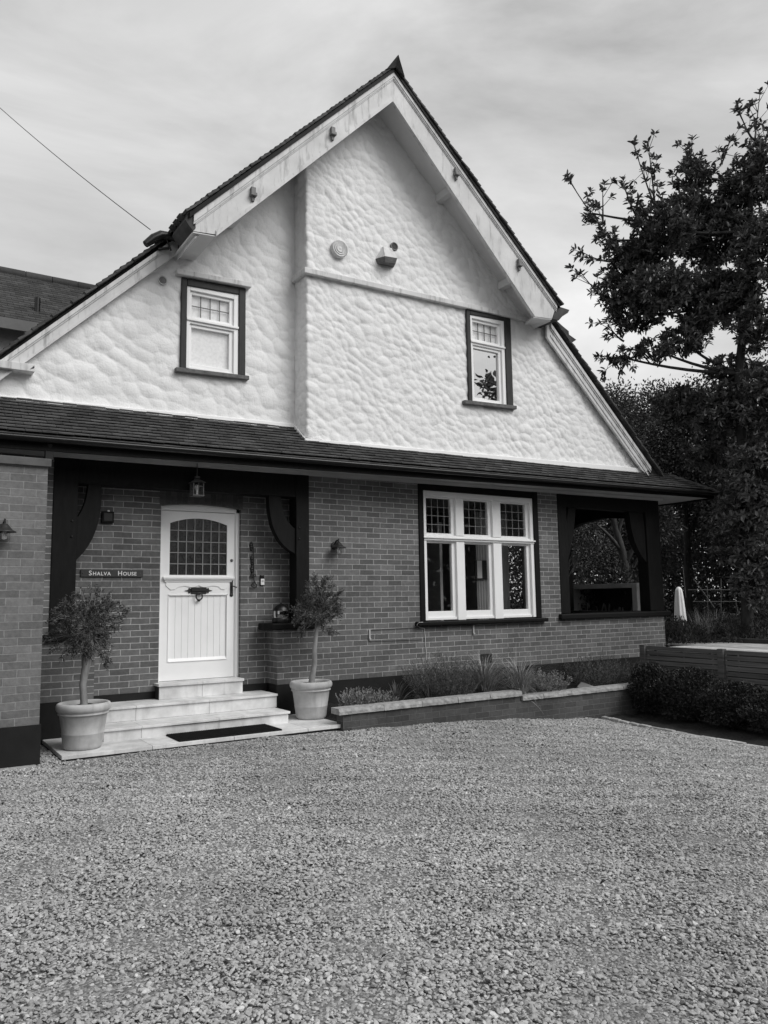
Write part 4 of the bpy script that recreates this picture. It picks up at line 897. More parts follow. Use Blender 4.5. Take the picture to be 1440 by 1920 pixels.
def olive(cx, cy, z0, trunk, blobs, nl, label, ll=.042, dx=0):
    cx += dx; trunk = [((p[0]+dx, p[1], p[2]), r) for p, r in trunk]; blobs = [(q[0]+dx,)+tuple(q[1:]) for q in blobs]
    T = thing('olive_tree', (cx, cy, z0), label, 'tree', 'olive trees in pots')
    b = MB(); b.tube([np.array(p) for p, _ in trunk], [r for _, r in trunk], 12); top = np.array(trunk[-1][0])
    C_, D_ = [], []; tw = MB()
    tot = sum(bl[3]**3 for bl in blobs)
    for (bx, by, bz, br) in blobs:
        bc = np.array([bx, by, bz]); k = max(6, int(nl*br**3/tot/26))
        for i in range(k):
            d = unit(np.random.normal(size=3)); r = br*random.uniform(.35, 1.0)**.6; tip = bc+d*r*np.array([1, 1, .95])
            st = top+(bc-top)*random.uniform(.2, .9)
            if d[2] < -.3: tip = tip+np.array([0, 0, -.02])
            mid = (st+tip)/2+np.random.normal(0, .02, 3)+np.array([0, 0, .03]); pts = bez(st, mid, tip, 6)
            if i % 2 == 0: tw.tube(pts, [.005, .004, .0035, .003, .002, .0012], 4, False)
            ax = unit((pts[-1]-pts[-3])+.35*d*br*.2)
            m_ = 26
            for j in range(m_):
                s = random.random(); s = s**.7; q = pts[3]*(1-s)+pts[5]*s if s < .5 else pts[4]*(1-(s-.5)*2)+pts[5]*(s-.5)*2
                q = q+ax*random.uniform(0, .05)+np.random.normal(0, .012, 3)
                C_.append(q); D_.append(ax*.7+np.random.normal(0, .55, 3))
    C_, D_ = np.array(C_), np.array(D_); n = len(C_)
    V, F = leaves(C_, D_, rnd_dir(n), np.random.uniform(.6, 1.2, n)*ll, np.random.uniform(.8, 1.3, n)*ll*.24)
    b.build('trunk', 'bark_pale', T); tw.build('branches', 'bark_pale', T)
    np_mesh('crown', V, F, 'leaf_olive', T)
    return T
sh = lambda u, v, d: tuple(at(u, v, d))
olive(-3.60, -.78, .02, [((-3.58, -.78, .0), .042), ((-3.585, -.78, .08), .037), ((-3.60, -.78, .25), .036), ((-3.575, -.78, .42), .043), ((-3.57, -.78, .56), .055), ((-3.55, -.80, .66), .045), ((-3.56, -.80, .8), .03)],
      [(-3.60, -.80, .83, .27), (-3.42, -.80, .92, .20), (-3.48, -.78, 1.05, .19), (-3.72, -.76, 1.02, .17), (-3.80, -.80, .72, .18), (-3.58, -.92, .68, .17), (-3.42, -.74, .64, .13), (-3.87, -.8, 1.0, .09), (-3.26, -.8, .98, .09), (-3.56, -.7, 1.15, .11), (-3.36, -.8, .48, .06)],
      7000, 'olive tree with a broad unruly crown in the left pot', .036, -.11)
olive(-1.0, -.45, .02, [((-1.01, -.45, .0), .042), ((-.99, -.45, .12), .036), ((-.955, -.45, .30), .032), ((-.955, -.45, .48), .030), ((-.93, -.45, .66), .026), ((-.92, -.45, .8), .02)],
      [(-.90, -.45, .95, .19), (-.76, -.45, 1.05, .15), (-.98, -.45, 1.10, .15), (-.82, -.45, 1.24, .15), (-.96, -.42, 1.28, .11), (-1.12, -.45, .92, .15), (-.66, -.45, .98, .12), (-.80, -.5, .80, .12), (-.72, -.45, .66, .07), (-1.15, -.45, .70, .06), (-.62, -.45, 1.14, .06)],
      6200, 'neater round-headed olive tree in the right pot', .036, .11)

# ------------------------------------------------------------------ fittings on the wall
def wall_lamp(cx, y, cz, label):
    W_ = thing('wall_lamp', (cx, y, cz), label, 'lamp', 'wall lanterns on the brickwork')
    b = MB(); b.lathe((cx, y, cz+.03), [(.055, 0), (.055, .012), (.04, .02), (.001, .022)], 18, 'y')
    b.tube(bez((cx, y-.01, cz+.03), (cx, y-.06, cz+.13), (cx, y-.12, cz+.085), 8), .012, 8); b.tube([(cx, y-.12, cz+.12), (cx, y-.12, cz+.05)], .009, 6); b.build('bracket', 'iron', W_)
    b = MB(); b.lathe((cx, y-.12, cz), [(.012, .075), (.03, .068), (.045, .045), (.075, .012), (.105, -.002), (.105, -.008), (.07, -.002), (.02, .03)], 24); b.build('shade', 'iron', W_)
    b = MB(); b.lathe((cx, y-.12, cz), [(.048, -.0), (.052, -.04), (.048, -.08), (.03, -.10), (.001, -.105)], 20); b.build('globe', 'lens', W_)
    b = MB(); b.lathe((cx, y-.12, cz), [(.016, -.0), (.022, -.03), (.022, -.07), (.001, -.078)], 14); b.build('bulb', 'bulb', W_)
    return W_
wall_lamp(-.30, 0, 1.79, 'small bracket lamp with a bare bulb between the porch and the large window')
wall_lamp(-4.56, -1.19, 1.76, 'bracket lamp with a bare bulb at the far left edge on the projecting brick wall')
L_ = thing('hanging_lantern', (-2.29, -.1, 2.62), 'small square metal lantern hanging above the front door', 'lantern')
b = MB(); c = (-2.29, -.10)
b.add([(c[0]-.085, c[1]-.085, 2.545), (c[0]+.085, c[1]-.085, 2.545), (c[0]+.085, c[1]+.085, 2.545), (c[0]-.085, c[1]+.085, 2.545), (c[0], c[1], 2.61)], [(0, 1, 4), (1, 2, 4), (2, 3, 4), (3, 0, 4), (3, 2, 1, 0)])
b.tube([(c[0], c[1], 2.60), (c[0], c[1], 2.79)], .006, 6)
b.box(c[0]-.03, c[0]+.03, c[1]-.03, c[1]+.03, 2.60, 2.625); b.build('lantern_cap', 'iron_grey', L_)
b = MB(); q = .062
for sx in (-1, 1):
    for sy in (-1, 1): b.box(c[0]+sx*q-.006, c[0]+sx*q+.006, c[1]+sy*q-.006, c[1]+sy*q+.006, 2.39, 2.545)
b.box(c[0]-q-.01, c[0]+q+.01, c[1]-q-.01, c[1]+q+.01, 2.375, 2.39)
for sy in (-1, 1): b.box(c[0]-.004, c[0]+.004, c[1]+sy*q-.004, c[1]+sy*q+.004, 2.39, 2.545); b.box(c[0]-q, c[0]+q, c[1]+sy*q-.0035, c[1]+sy*q+.0035, 2.49, 2.498)
for sx in (-1, 1): b.box(c[0]+sx*q-.004, c[0]+sx*q+.004, c[1]-.004, c[1]+.004, 2.39, 2.545)
b.build('lantern_frame', 'iron_grey', L_)
b = MB(); b.box(c[0]-q+.004, c[0]+q-.004, c[1]-q+.004, c[1]+q-.004, 2.392, 2.543); b.build('lantern_glass', 'lens', L_)
b = MB(); b.lathe((c[0], c[1], 2.40), [(.012, 0), (.014, .05), (.028, .08), (.026, .11), (.001, .125)], 14); b.build('bulb', 'bulb', L_)
# name sign
SG = thing('name_sign', (-3.18, .32, 1.436), 'dark house-name board reading SHALVA HOUSE beside the door', 'sign')
b = MB(); b.box(-3.545, -2.815, .31, .329, 1.395, 1.478); b.build('sign_board', 'sign', SG, bevel=.002)
b = MB(); b.lathe((-2.85, .31, 1.437), [(.006, 0), (.006, .003), (.001, .004)], 8, 'y'); b.build('screw', 'iron_grey', SG); b = MB(); b.lathe((-3.52, .31, 1.437), [(.006, 0), (.006, .003), (.001, .004)], 8, 'y'); b.build('screw', 'iron_grey', SG)
tx = -3.455; parts = [('S', .078, .0), ('HALVA', .060, .0), ('H', .078, .07), ('OUSE', .060, .0)]
for s_, sz, gap in parts:
    fc = bpy.data.curves.new('txt', 'FONT'); fc.body = s_; fc.size = sz; fc.extrude = .0015; fc.offset = .0009; fc.space_character = 1.16
    fo = bpy.data.objects.new('txt', fc); S.collection.objects.link(fo); bpy.context.view_layer.update()
    me = bpy.data.meshes.new_from_object(fo.evaluated_get(bpy.context.evaluated_depsgraph_get())); bpy.data.objects.remove(fo)
    me.materials.clear(); me.materials.append(M['sign_text'])
    tx += gap; n = len(me.vertices); a = np.empty(n*3, np.float32); me.vertices.foreach_get('co', a); a = a.reshape(-1, 3); w_ = float(a[:, 0].max()) if n else 0
    a2 = np.stack([a[:, 0]+tx-(-3.18), -a[:, 2]+.3085-.32, a[:, 1]+1.412-1.436], 1); me.vertices.foreach_set('co', a2.astype(np.float32).ravel()); me.update()
    o = bpy.data.objects.new('lettering', me); S.collection.objects.link(o); o.parent = SG
    tx += w_+.010
# doorbell
DB = thing('doorbell', (-1.23, .33, 1.355), 'black and white video doorbell on the brickwork right of the door', 'doorbell')
b = MB(); b.box(-1.262, -1.20, .305, .33, 1.285, 1.427); b.build('bell_body', 'gutter', DB, bevel=.008)
b = MB(); b.box(-1.257, -1.205, .298, .306, 1.292, 1.375); b.build('bell_face', 'plastic_white', DB, bevel=.004)
b = MB(); b.lathe((-1.231, .298, 1.345), [(.014, 0), (.014, .003), (.010, .004), (.001, .003)], 16, 'y'); b.build('bell_button', 'pot', DB)
# wrought chain bell pull
CH = thing('bell_pull', (-1.37, .33, 1.85), 'ornate black iron bell pull hanging between door and doorbell', 'bell pull')
b = MB(); xs0 = -1.385
for z, r in [(1.85, .02), (1.825, .027), (1.795, .025), (1.765, .018), (1.665, .024), (1.64, .03), (1.605, .022), (1.57, .018), (1.53, .02), (1.505, .028), (1.475, .022), (1.44, .014)]:
    b.lathe((xs0+(.01 if z < 1.7 else 0), .33, z), [(r, 0), (r, .01), (r*.6, .022), (.001, .024)], 8, 'y')
b.tube([(xs0+.02, .305, 1.80), (xs0+.03, .302, 1.34)], .006, 6); b.box(-1.40, -1.33, .30, .315, 1.425, 1.437); b.box(-1.40, -1.33, .30, .315, 1.40, 1.408); b.box(-1.40, -1.395, .30, .315, 1.40, 1.437); b.box(-1.335, -1.33, .30, .315, 1.40, 1.437)
b.build('pull_rod', 'iron', CH)
b = MB(); c0 = (-1.352, .302); b.tube([(c0[0], .302, 1.345), (c0[0]-.012, .302, 1.315), (c0[0]-.036, .302, 1.295), (c0[0]-.036, .302, 1.27), (c0[0], .302, 1.262), (c0[0]+.036, .302, 1.27), (c0[0]+.036, .302, 1.295), (c0[0]+.012, .302, 1.315), (c0[0], .302, 1.345)], .007, 6); b.build('pull_handle', 'iron', CH)
# meter / speaker box on the left of the porch
SB = thing('wall_box', (-3.255, .33, 2.11), 'small dark square box high on the brick left of the door', 'box')
b = MB(); b.box(-3.325, -3.185, .285, .33, 2.045, 2.182); b.build('box_body', 'timber', SB, bevel=.004)
b = MB(); b.box(-3.305, -3.205, .278, .286, 2.065, 2.162); b.build('box_face', 'sign', SB, bevel=.003)
b = MB(); b.lathe((-3.25, .30, 2.19), [(.016, -.01), (.016, .006), (.001, .01)], 10); b.build('box_cap', 'plastic_white', SB)
# dome lantern on the ledge
DL = thing('dome_ornament', (-1.07, .07, .79), 'shiny black dome ornament with mirrored band on the porch ledge', 'ornament')
c = (-1.07, .07, .79)
b = MB(); b.lathe(c, [(.001, 0), (.115, 0), (.12, .01), (.118, .06), (.11, .068)], 28); b.lathe(c, [(.112, .155), (.10, .19), (.075, .222), (.04, .243), (.012, .250), (.01, .262), (.001, .265)], 28); b.build('dome_shell', 'gutter', DL)
b = MB(); b.lathe(c, [(.11, .066), (.116, .09), (.118, .12), (.113, .157)], 28); b.build('mirror_band', 'steel', DL)
# old bracket ghost: pipe clips with a faint conduit run below the big window
TR = thing('wall_bracket', (1.18, 0, .6), 'pair of old metal brackets with a rusted rail under the large window', 'bracket')
for x_, z0, z1 in [(.245, .52, .66), (2.105, .53, .67)]:
    b = MB(); b.box(x_-.012, x_+.012, -.022, 0, z0, z1); b.box(x_-.012, x_+.016, -.034, -.022, z0, z0+.02); b.build('bracket', 'soffit_grey', TR, bevel=.003)
b = MB(); b.tube([(.245, -.012, .655), (1.1, -.012, .668), (2.1, -.012, .672)], .0045, 6); b.tube([(.245, -.010, .50), (1.15, -.010, .49)], .0035, 6); b.build('rail', 'iron_grey', TR)
b = MB(); b.tube([(1.10, -.10, .74), (1.04, -.085, .74), (1.02, -.06, .70), (1.10, -.02, .66), (1.19, -.012, .645), (1.19, -.010, .60), (1.20, -.012, .5), (1.195, -.010, .42), (1.21, -.012, .33), (1.207, -.010, .25), (1.22, -.012, .17)], .0045, 6)
tag(b.build('cable', 'pale_panel'), 'thin pale cable running down the brick from the large window sill', 'cable')
# overhead wire
P0 = np.array([-2.86, .14, 5.80]); P1 = at(-230, -28, 16.0)
pts = [P0+(P1-P0)*s+np.array([0, 0, -.22*4*s*(1-s)]) for s in np.linspace(0, 1, 24)]
b = MB(); b.tube(pts, .006, 5); tag(b.build('overhead_wire', 'iron'), 'thin dark overhead wire crossing the sky to the left eave', 'wire')

# ------------------------------------------------------------------ planter
PL = thing('brick_planter', (2.0, -1.1, -.7), 'long low brick planter with pale coping in front of the house', 'planter')
b = MB(); b.box(-.86, 1.93, -1.19, -1.04, G0, -.27); b.box(1.93, 5.05, -1.19, -1.04, G0, -.335); b.build('planter_wall', 'brick_planter', PL)
b = MB(); xs_ = [-.93, -.30, .27, .84, 1.38, 1.95]
def rock(b, x0, x1, y0, y1, z0, z1, n=10):
    v = []
    for i in range(n+1):
        x = x0+(x1-x0)*i/n
        for (yy, zz_, k) in [(y0, z0, 1), (y1, z0, 0), (y1, z1, 0), (y0+.012, z1, .4), (y0, (z0+z1)/2, 1)]:
            v.append((x, yy+k*random.uniform(-.006, .005), zz_+random.uniform(-.0015, .0015)))
    f = [(i*5+j, i*5+(j+1) % 5, (i+1)*5+(j+1) % 5, (i+1)*5+j) for i in range(n) for j in range(5)]+[(4, 3, 2, 1, 0), tuple(n*5+j for j in range(5))]
    b.add(v, f)
for a, c_ in zip(xs_[:-1], xs_[1:]): rock(b, a+.004, c_-.004, -1.22, -1.02, -.268, -.198)
xs_ = [1.96, 2.35, 2.90, 3.45, 4.0, 4.55, 5.05]
for a, c_ in zip(xs_[:-1], xs_[1:]): rock(b, a+.004, c_-.004, -1.22, -1.02, -.333, -.270)
b.build('coping', 'coping', PL)
V = []; nx_ = 90
for j in range(14):
    for i in range(nx_):
        x_ = -.92+5.96*i/(nx_-1); y_ = -1.04+1.02*j/13; V.append((x_, y_, -.31-max(0, -.55-x_)*.42-(.05 if x_ > 1.95 else 0)+.02*math.sin(x_*11+y_*5)+random.uniform(-.012, .012)))
F = np.array([(j*nx_+i, j*nx_+i+1, (j+1)*nx_+i+1, (j+1)*nx_+i) for j in range(13) for i in range(nx_-1)])
np_mesh('planter_soil', np.array(V), F, 'soil', PL, smooth=True)

# plants
def spikes(c, n, h, spread, w, lean=.35, droop=.3, segs=5, mat='grass', name='blades', parent=None, base=.05):
    V = []; F = []
    for i in range(n):
        a = random.uniform(0, 2*math.pi); l = abs(random.gauss(0, lean)); L0 = h*random.uniform(.6, 1.05)
        d = np.array([math.cos(a)*math.sin(l), math.sin(a)*math.sin(l), math.cos(l)]); p = np.array(c)+np.array([math.cos(a), math.sin(a), 0])*random.uniform(0, base)
        s = np.array([-math.sin(a+random.uniform(-1, 1)), math.cos(a), 0]); s /= np.linalg.norm(s); o = len(V)
        for k in range(segs+1):
            t_ = k/segs; ww = w*(1-t_**2)*.5+.0004; V += [p-s*ww, p+s*ww]
            d = d+np.array([math.cos(a)*spread, math.sin(a)*spread, -droop])*(t_*1.0)/segs*2; d /= np.linalg.norm(d); p = p+d*L0/segs
        F += [(o+2*k, o+2*k+1, o+2*k+3, o+2*k+2) for k in range(segs)]
    return np.array(V), np.array(F)
def leaf_bush(c, r, n, ll, lw, up_=.6, shell=.35):
    d = rnd_dir(n); d[:, 2] = np.abs(d[:, 2])*.95-.05; rr = np.random.uniform(shell, 1, n)[:, None]**.6
    bump = 1+.22*np.sin(d[:, :1]*7+c[0]*3)*np.cos(d[:, 1:2]*6+c[1])+.15*np.sin(d[:, 2:]*9)
    P = np.array(c)+d*rr*bump*np.array(r); D = d*.6+np.random.normal(0, .5, (n, 3))+np.array([0, 0, up_])
    return leaves(P, D, rnd_dir(n), np.random.uniform(.6, 1.2, n)*ll, np.random.uniform(.8, 1.2, n)*lw)
def plant(name, loc, label, cat, parts, group=None):
    T = thing(name, loc, label, cat, group)
    for (pn, V, F, mat) in parts: np_mesh(pn, V, F, mat, T)
    return T
def merge(L):
    V = []; F = []; o = 0
    for v, f in L: V.append(v); F.append(f+o); o += len(v)
    return np.concatenate(V), np.concatenate(F)
def upright_shoots(c, r, h, n, ll, lw, per=16, lean=.25):
    P = []; D = []; tw = []
    for i in range(n):
        a = random.uniform(0, 6.28); q = math.sqrt(random.random()); base = np.array([c[0]+r*.5*q*math.cos(a), c[1]+r*.5*q*math.sin(a), c[2]])
        d = unit(np.array([math.cos(a)*lean*q*1.6+random.gauss(0, .1), math.sin(a)*lean*q*1.6+random.gauss(0, .1), 1.0])); L0 = h*random.uniform(.65, 1.05)*(1-.25*q)
        for k in range(per):
            s = (k+random.random())/per; P.append(base+d*L0*s); D.append(d*.9+np.random.normal(0, .45, 3))
    P, D = np.array(P), np.array(D); n = len(P)
    return leaves(P, D, rnd_dir(n), np.random.uniform(.7, 1.2, n)*ll, np.random.uniform(.8, 1.2, n)*lw)
V, F = upright_shoots((-.40, -.80, -.32), .40, .32, 170, .035, .012); V2, F2 = upright_shoots((-.10, -.8, -.32), .36, .27, 120, .03, .012)
plant('sedum_plant', (-.35, -.75, -.31), 'low knobbly pale green clump at the left end of the planter', 'plant', [('foliage', *merge([(V, F), (V2, F2)]), 'leaf_seed')])
V, F = spikes((.12, -.85, -.31), 60, .42, .5, .013, .5, .9)
plant('strappy_plant', (.12, -.85, -.31), 'arching strap-leaved tuft second from the left in the planter', 'plant', [('foliage', V, F, 'leaf_olive')])
V, F = spikes((.62, -.90, -.31), 40, .36, .6, .011, .6, 1.1); V2, F2 = spikes((.42, -1.0, -.31), 18, .26, .6, .010, .6, 1.3)
plant('strappy_plant', (.55, -.9, -.31), 'sparse dark strap leaves just left of the lavender bush', 'plant', [('foliage', *merge([(V, F), (V2, F2)]), 'leaf_shrub')])
V, F = upright_shoots((1.08, -.62, -.31), .70, .70, 360, .034, .006, 30, .42); V2, F2 = leaf_bush((1.08, -.62, -.31), (.42, .3, .42), 4500, .035, .007)
plant('lavender_bush', (1.08, -.62, -.31), 'tallest rounded lavender bush in the middle of the planter', 'bush', [('foliage', *merge([(V, F), (V2, F2)]), 'leaf_lav')])
V, F = merge([spikes((1.68, -.74, -.33), 680, .76, .9, .0055, .40, 1.0, 8, base=.08), spikes((1.62, -.80, -.33), 26, .88, .8, .009, .55, 1.2, 9, base=.08)])
plant('grass_clump', (1.68, -.72, -.33), 'feathery arching grass clump right beside the lavender bush', 'grass', [('foliage', V, F, 'grass')], 'ornamental grasses in the planter')
V, F = spikes((2.14, -.98, -.32), 460, .68, .8, .0055, .5, 1.5, 8, base=.07); V2, F2 = spikes((2.12, -.92, -.32), 34, .95, .8, .010, .6, 1.3, 9)
plant('grass_clump', (2.14, -.95, -.33), 'pale grass clump spilling over the coping step', 'grass', [('foliage', *merge([(V, F), (V2, F2)]), 'grass')], 'ornamental grasses in the planter')
V, F = upright_shoots((2.75, -.80, -.36), .52, .40, 190, .035, .014, 22, .5)
plant('sedum_plant', (2.75, -.8, -.36), 'low knobbly pale green bush right of the spilling grass', 'plant', [('foliage', V, F, 'leaf_seed')])
V, F = upright_shoots((4.15, -.62, -.37), .64, .60, 170, .05, .008, 24, .6); V2, F2 = upright_shoots((4.75, -.62, -.37), .6, .45, 100, .05, .008, 22, .6)
plant('fern_plant', (4.3, -.62, -.37), 'wispy dark ferny shrub near the right end of the planter', 'shrub', [('foliage', *merge([(V, F), (V2, F2)]), 'leaf_bg')])
c = np.array([3.62, -.82, -.36]); v = ico*(1+np.random.uniform(-.2, .2, (12, 1)))*np.array([.20, .15, .13])+c
b = MB(); b.add(v, [tuple(f) for f in icof]); tag(b.build('boulder', 'render_grey', bevel=.01), 'rounded grey stone lying in the planter beside the ferny shrub', 'stone')

# ------------------------------------------------------------------ fence, deck, garden
FN = thing('slatted_fence', (5.2, -.6, -.75), 'low horizontal slatted fence with square posts edging the deck', 'fence')
fx = lambda y: 5.25+(y+.6)*.058
ps = [-.62, -2.12, -3.62, -5.12, -6.62]
for p_ in ps:
    b = MB(); x = fx(p_); b.box(x-.055, x+.045, p_-.05, p_+.05, -.8, .262); b.build('fence_post', 'fence', FN, bevel=.005)
for a, c_ in zip(ps[:-1], ps[1:]):
    for half in range(1):
        b = MB(); z = .245
        while z > -.72:
            za, zb2 = z-.064, z; x0, x1 = fx(a-.05), fx(c_+.05)
            b.hexa([(x1, c_+.052, za), (x1+.02, c_+.052, za), (x0+.02, a-.052, za), (x0, a-.052, za), (x1, c_+.052, zb2), (x1+.02, c_+.052, zb2), (x0+.02, a-.052, zb2), (x0, a-.052, zb2)])
            z -= .079
        b.build('slat_panel', 'fence', FN)
for a, c_ in zip(ps[:-1], ps[1:]):
    b = MB()
    for q in (.15, .5, .85):
        b = MB(); y_ = a+(c_-a)*q; x_ = fx(y_); b.box(x_+.022, x_+.06, y_-.025, y_+.025, -.72, .20); b.build('batten', 'sleeper', FN)
b = MB(); b.lathe((fx(-.62)-.055, -.60, -.13), [(.035, 0), (.035, .02), (.02, .03), (.001, .03)], 12, 'y'); b.build('post_cap', 'plastic_white', FN)
DK = thing('timber_deck', (6.4, -3, .1), 'pale timber deck behind the slatted fence', 'deck')
b = MB(); x = 5.31
while x < 7.66:
    b.box(x, x+.135, -9, -.60 if x < 6.62 else -.02, .168, .195); x += .14
b.build('deck_board', 'deck', DK)
b = MB(); b.box(6.70, 7.72, -.01, 6, .160, .188); b.build('deck_side_board', 'deck', DK)
b = MB(); b.box(5.33, 7.66, -8.9, -.66, -.9, .166); b.build('deck_frame', 'sleeper', DK)
b = MB(); b.box(7.70, 7.82, -12, 7, .0, .275); tag(b.build('sleeper_edging', 'sleeper', bevel=.012), 'dark timber sleeper edging along the far side of the deck', 'edging')
# parasol, closed
px, py = 11.12, 3.0
PA = thing('parasol', (px, py, .12), 'closed cream parasol on a thin pole in the garden beyond the deck', 'parasol')
b = MB(); n = 32; prof = [(.015, 1.29), (.04, 1.28), (.075, 1.22), (.085, 1.13), (.10, .95), (.118, .70), (.135, .46), (.13, .445)]; v = []
for k_, (r, z) in enumerate(prof):
    for j in range(n):
        a = 2*math.pi*j/n; rr = r*(1+.13*math.sin(a*7+.5)*min(1, k_/3)); v.append((px+rr*math.cos(a), py+rr*math.sin(a), z))
b.add(v, [(i*n+j, (i+1)*n+j, (i+1)*n+(j+1) % n, i*n+(j+1) % n) for i in range(len(prof)-1) for j in range(n)], True)
b.add([(px+.08*math.cos(2*math.pi*j/12), py+.08*math.sin(2*math.pi*j/12), 1.20-.012*(j % 2)) for j in range(12)], [tuple(range(12))])
b.build('canopy', 'canvas', PA)
b = MB(); b.lathe((px-.05, py-.04, .33), [(.04, 0), (.045, .02), (.04, .14)], 12); b.lathe((px+.06, py+.0, .34), [(.038, 0), (.042, .02), (.038, .13)], 12); b.build('canopy_hem', 'canvas', PA)
b = MB(); b.tube([(px, py, .1), (px, py, 1.28)], .022, 8); b.build('pole', 'iron_grey', PA)
# outdoor fireplace seen through the veranda
FX = thing('garden_fireplace', (7.4, 1.8, .12), 'grey framed box fireplace seen through the veranda opening', 'fireplace')
def yz_frame(x0, x1, y0, y1, z0, z1, w):
    b = MB(); b.box(x0, x1, y0, y0+w, z0, z1); b.box(x0, x1, y1-w, y1, z0, z1); b.box(x0, x1, y0+w, y1-w, z1-w*.75, z1); b.box(x0, x1, y0+w, y1-w, z0, z0+w*.6); return b
yz_frame(6.9, 7.45, .82, 2.62, .55, 1.33, .12).build('fireplace_surround', 'pot', FX, bevel=.006)
b = MB(); b.box(7.40, 7.44, .94, 2.5, .6, 1.25); b.build('fireplace_back', 'dark_panel', FX)
b = MB()
for i in range(14):
    y_ = 1.0+i*.1+random.uniform(-.03, .03); b.tube([(7.1+random.uniform(-.1, .1), y_, .62), (7.1+random.uniform(-.1, .1), y_+random.uniform(-.03, .03), random.uniform(.78, .95))], random.uniform(.012, .03), 6)
b.build('fire_log', 'stick', FX)
b = MB(); b.box(6.9, 7.4, .80, 2.6, .1, .545); b.build('fireplace_base', 'render_grey', FX)
b = MB(); b.box(7.40, 7.55, 1.02, 1.10, .1, 1.22); tag(b.build('garden_post', 'pot', bevel=.01), 'short square grey post right of the garden fireplace', 'post')

# leafy things
def tree(name, base, trunk_pts, blobs, n, ll, lw, mat, label, cat='tree', group=None, clump=.35, per=55, bark='bark', tr=.18, limbs=True, flat=.75):
    T = thing(name, tuple(base), label, cat, group)
    b = MB()
    if trunk_pts: b.tube(trunk_pts, np.linspace(tr, tr*.45, len(trunk_pts)), 10)
    P = []; D = []
    vol = sum(np.prod(bl[3:6]) for bl in blobs)
    for bl in blobs:
        c = np.array(bl[:3]); r = np.array(bl[3:6]); k = max(3, int(n/per*np.prod(r)/vol))
        if trunk_pts and limbs:
            st = np.array(trunk_pts[len(trunk_pts)//2 if c[2] < trunk_pts[-1][2] else -1]); b.tube(bez(st, (st+c)/2+np.array([0, 0, .3]), c, 7), np.linspace(tr*.4, tr*.1, 7), 6, False)
        for i in range(k):
            d = unit(np.random.normal(size=3)); cc = c+d*r*random.uniform(.45, 1.0)**.5
            if limbs and i % 3 == 0: b.tube([c, (c+cc)/2+np.random.normal(0, .05, 3), cc], [tr*.10, tr*.06, tr*.03], 4, False)
            q = np.random.normal(0, 1, (per, 3))*clump*np.array([1, 1, flat])*.55
            P.append(cc+q); D.append(d[None]*.7+unit(q)*.6+np.random.normal(0, .5, (per, 3)))
    P, D = np.concatenate(P), np.concatenate(D); n_ = len(P)
    V, F = leaves(P, D, rnd_dir(n_)+np.array([0, 0, .8]), np.random.uniform(.6, 1.2, n_)*ll, np.random.uniform(.8, 1.2, n_)*lw)
    if b.v: b.build('trunk', bark, T)
    np_mesh('crown', V, F, mat, T)
    return T
# glossy evergreen on the right, leaves in whorls at the shoot tips
def evergreen(base, trunk_pts, blobs, sprays, ntips, label, ll=.132):
    T = thing('evergreen_tree', tuple(base), label, 'tree')
    b = MB(); b.tube(trunk_pts, np.linspace(.11, .05, len(trunk_pts)), 10)
    C_, D_ = [], []
    def whorl(t_, ax, k=9):
        ax = unit(ax); u_ = unit(np.cross(ax, np.random.normal(size=3))); w_ = np.cross(ax, u_)
        for j in range(k):
            a = 2.4*j+random.uniform(-.3, .3); phi = R(random.uniform(25, 85)); C_.append(t_-ax*random.uniform(0, .07)); D_.append(ax*math.cos(phi)+math.sin(phi)*(u_*math.cos(a)+w_*math.sin(a)))
    def shoot(p0, p1, sub=True):
        pts = bez(p0, (np.array(p0)+p1)/2+np.random.normal(0, .06, 3), p1, 7); b.tube(pts, np.linspace(.014, .005, 7), 5, False)
        ax = pts[-1]-pts[-2]; whorl(pts[-1], ax, 10)
        for s in (4, 5):
            if random.random() < .6: whorl(pts[s]+np.random.normal(0, .04, 3), ax+np.random.normal(0, .1, 3), 6)
    vol = sum(np.prod(bl[3:6]) for bl in blobs)
    for bl in blobs:
        c = np.array(bl[:3]); r = np.array(bl[3:6]); k = max(4, int(ntips*np.prod(r)/vol))
        j = int(np.argmin([np.linalg.norm(np.array(p)-c) for p in trunk_pts])); st = np.array(trunk_pts[j])
        b.tube(bez(st, (st*.5+c*.5)+np.array([0, 0, -.15]), c, 8), np.linspace(.04, .016, 8), 6, False)
        for i in range(k):
            d = unit(np.random.normal(size=3)+np.array([0, 0, .25])); tip = c+d*r*random.uniform(.25, 1.0)**.45
            shoot(tip-(d*.6+np.array([0, 0, .5]))*random.uniform(.3, .55), tip)
    for p0, p1, k in sprays:
        p0, p1 = np.array(p0), np.array(p1); pts = bez(p0, (p0+p1)/2+np.array([0, 0, -.12]), p1, 10); b.tube(pts, np.linspace(.022, .006, 10), 5, False)
        whorl(p1, pts[-1]-pts[-2], 9)
        k *= 2
        for i in range(k):
            s = .12+.85*i/max(1, k-1); q = pts[0]*(1-s)+pts[-1]*s; q = pts[min(9, int(s*9))]
            dr = unit(p1-p0)*.8+np.random.normal(0, .5, 3)+np.array([0, 0, .2]); tip = q+unit(dr)*random.uniform(.15, .38); b.tube([q, tip], [.007, .004], 4, False); whorl(tip, dr, 8)
    C_, D_ = np.array(C_), np.array(D_); n_ = len(C_)
    V, F = leaves(C_, D_, rnd_dir(n_)*.5+np.array([0, 0, 1.0]), np.random.uniform(.65, 1.1, n_)*ll, np.random.uniform(.8, 1.15, n_)*ll*.36, .18, .12)
    b.build('trunk', 'bark', T); np_mesh('crown', V, F, 'leaf_mag', T)
    print('evergreen leaves', n_)
    return T
d0 = 14.5
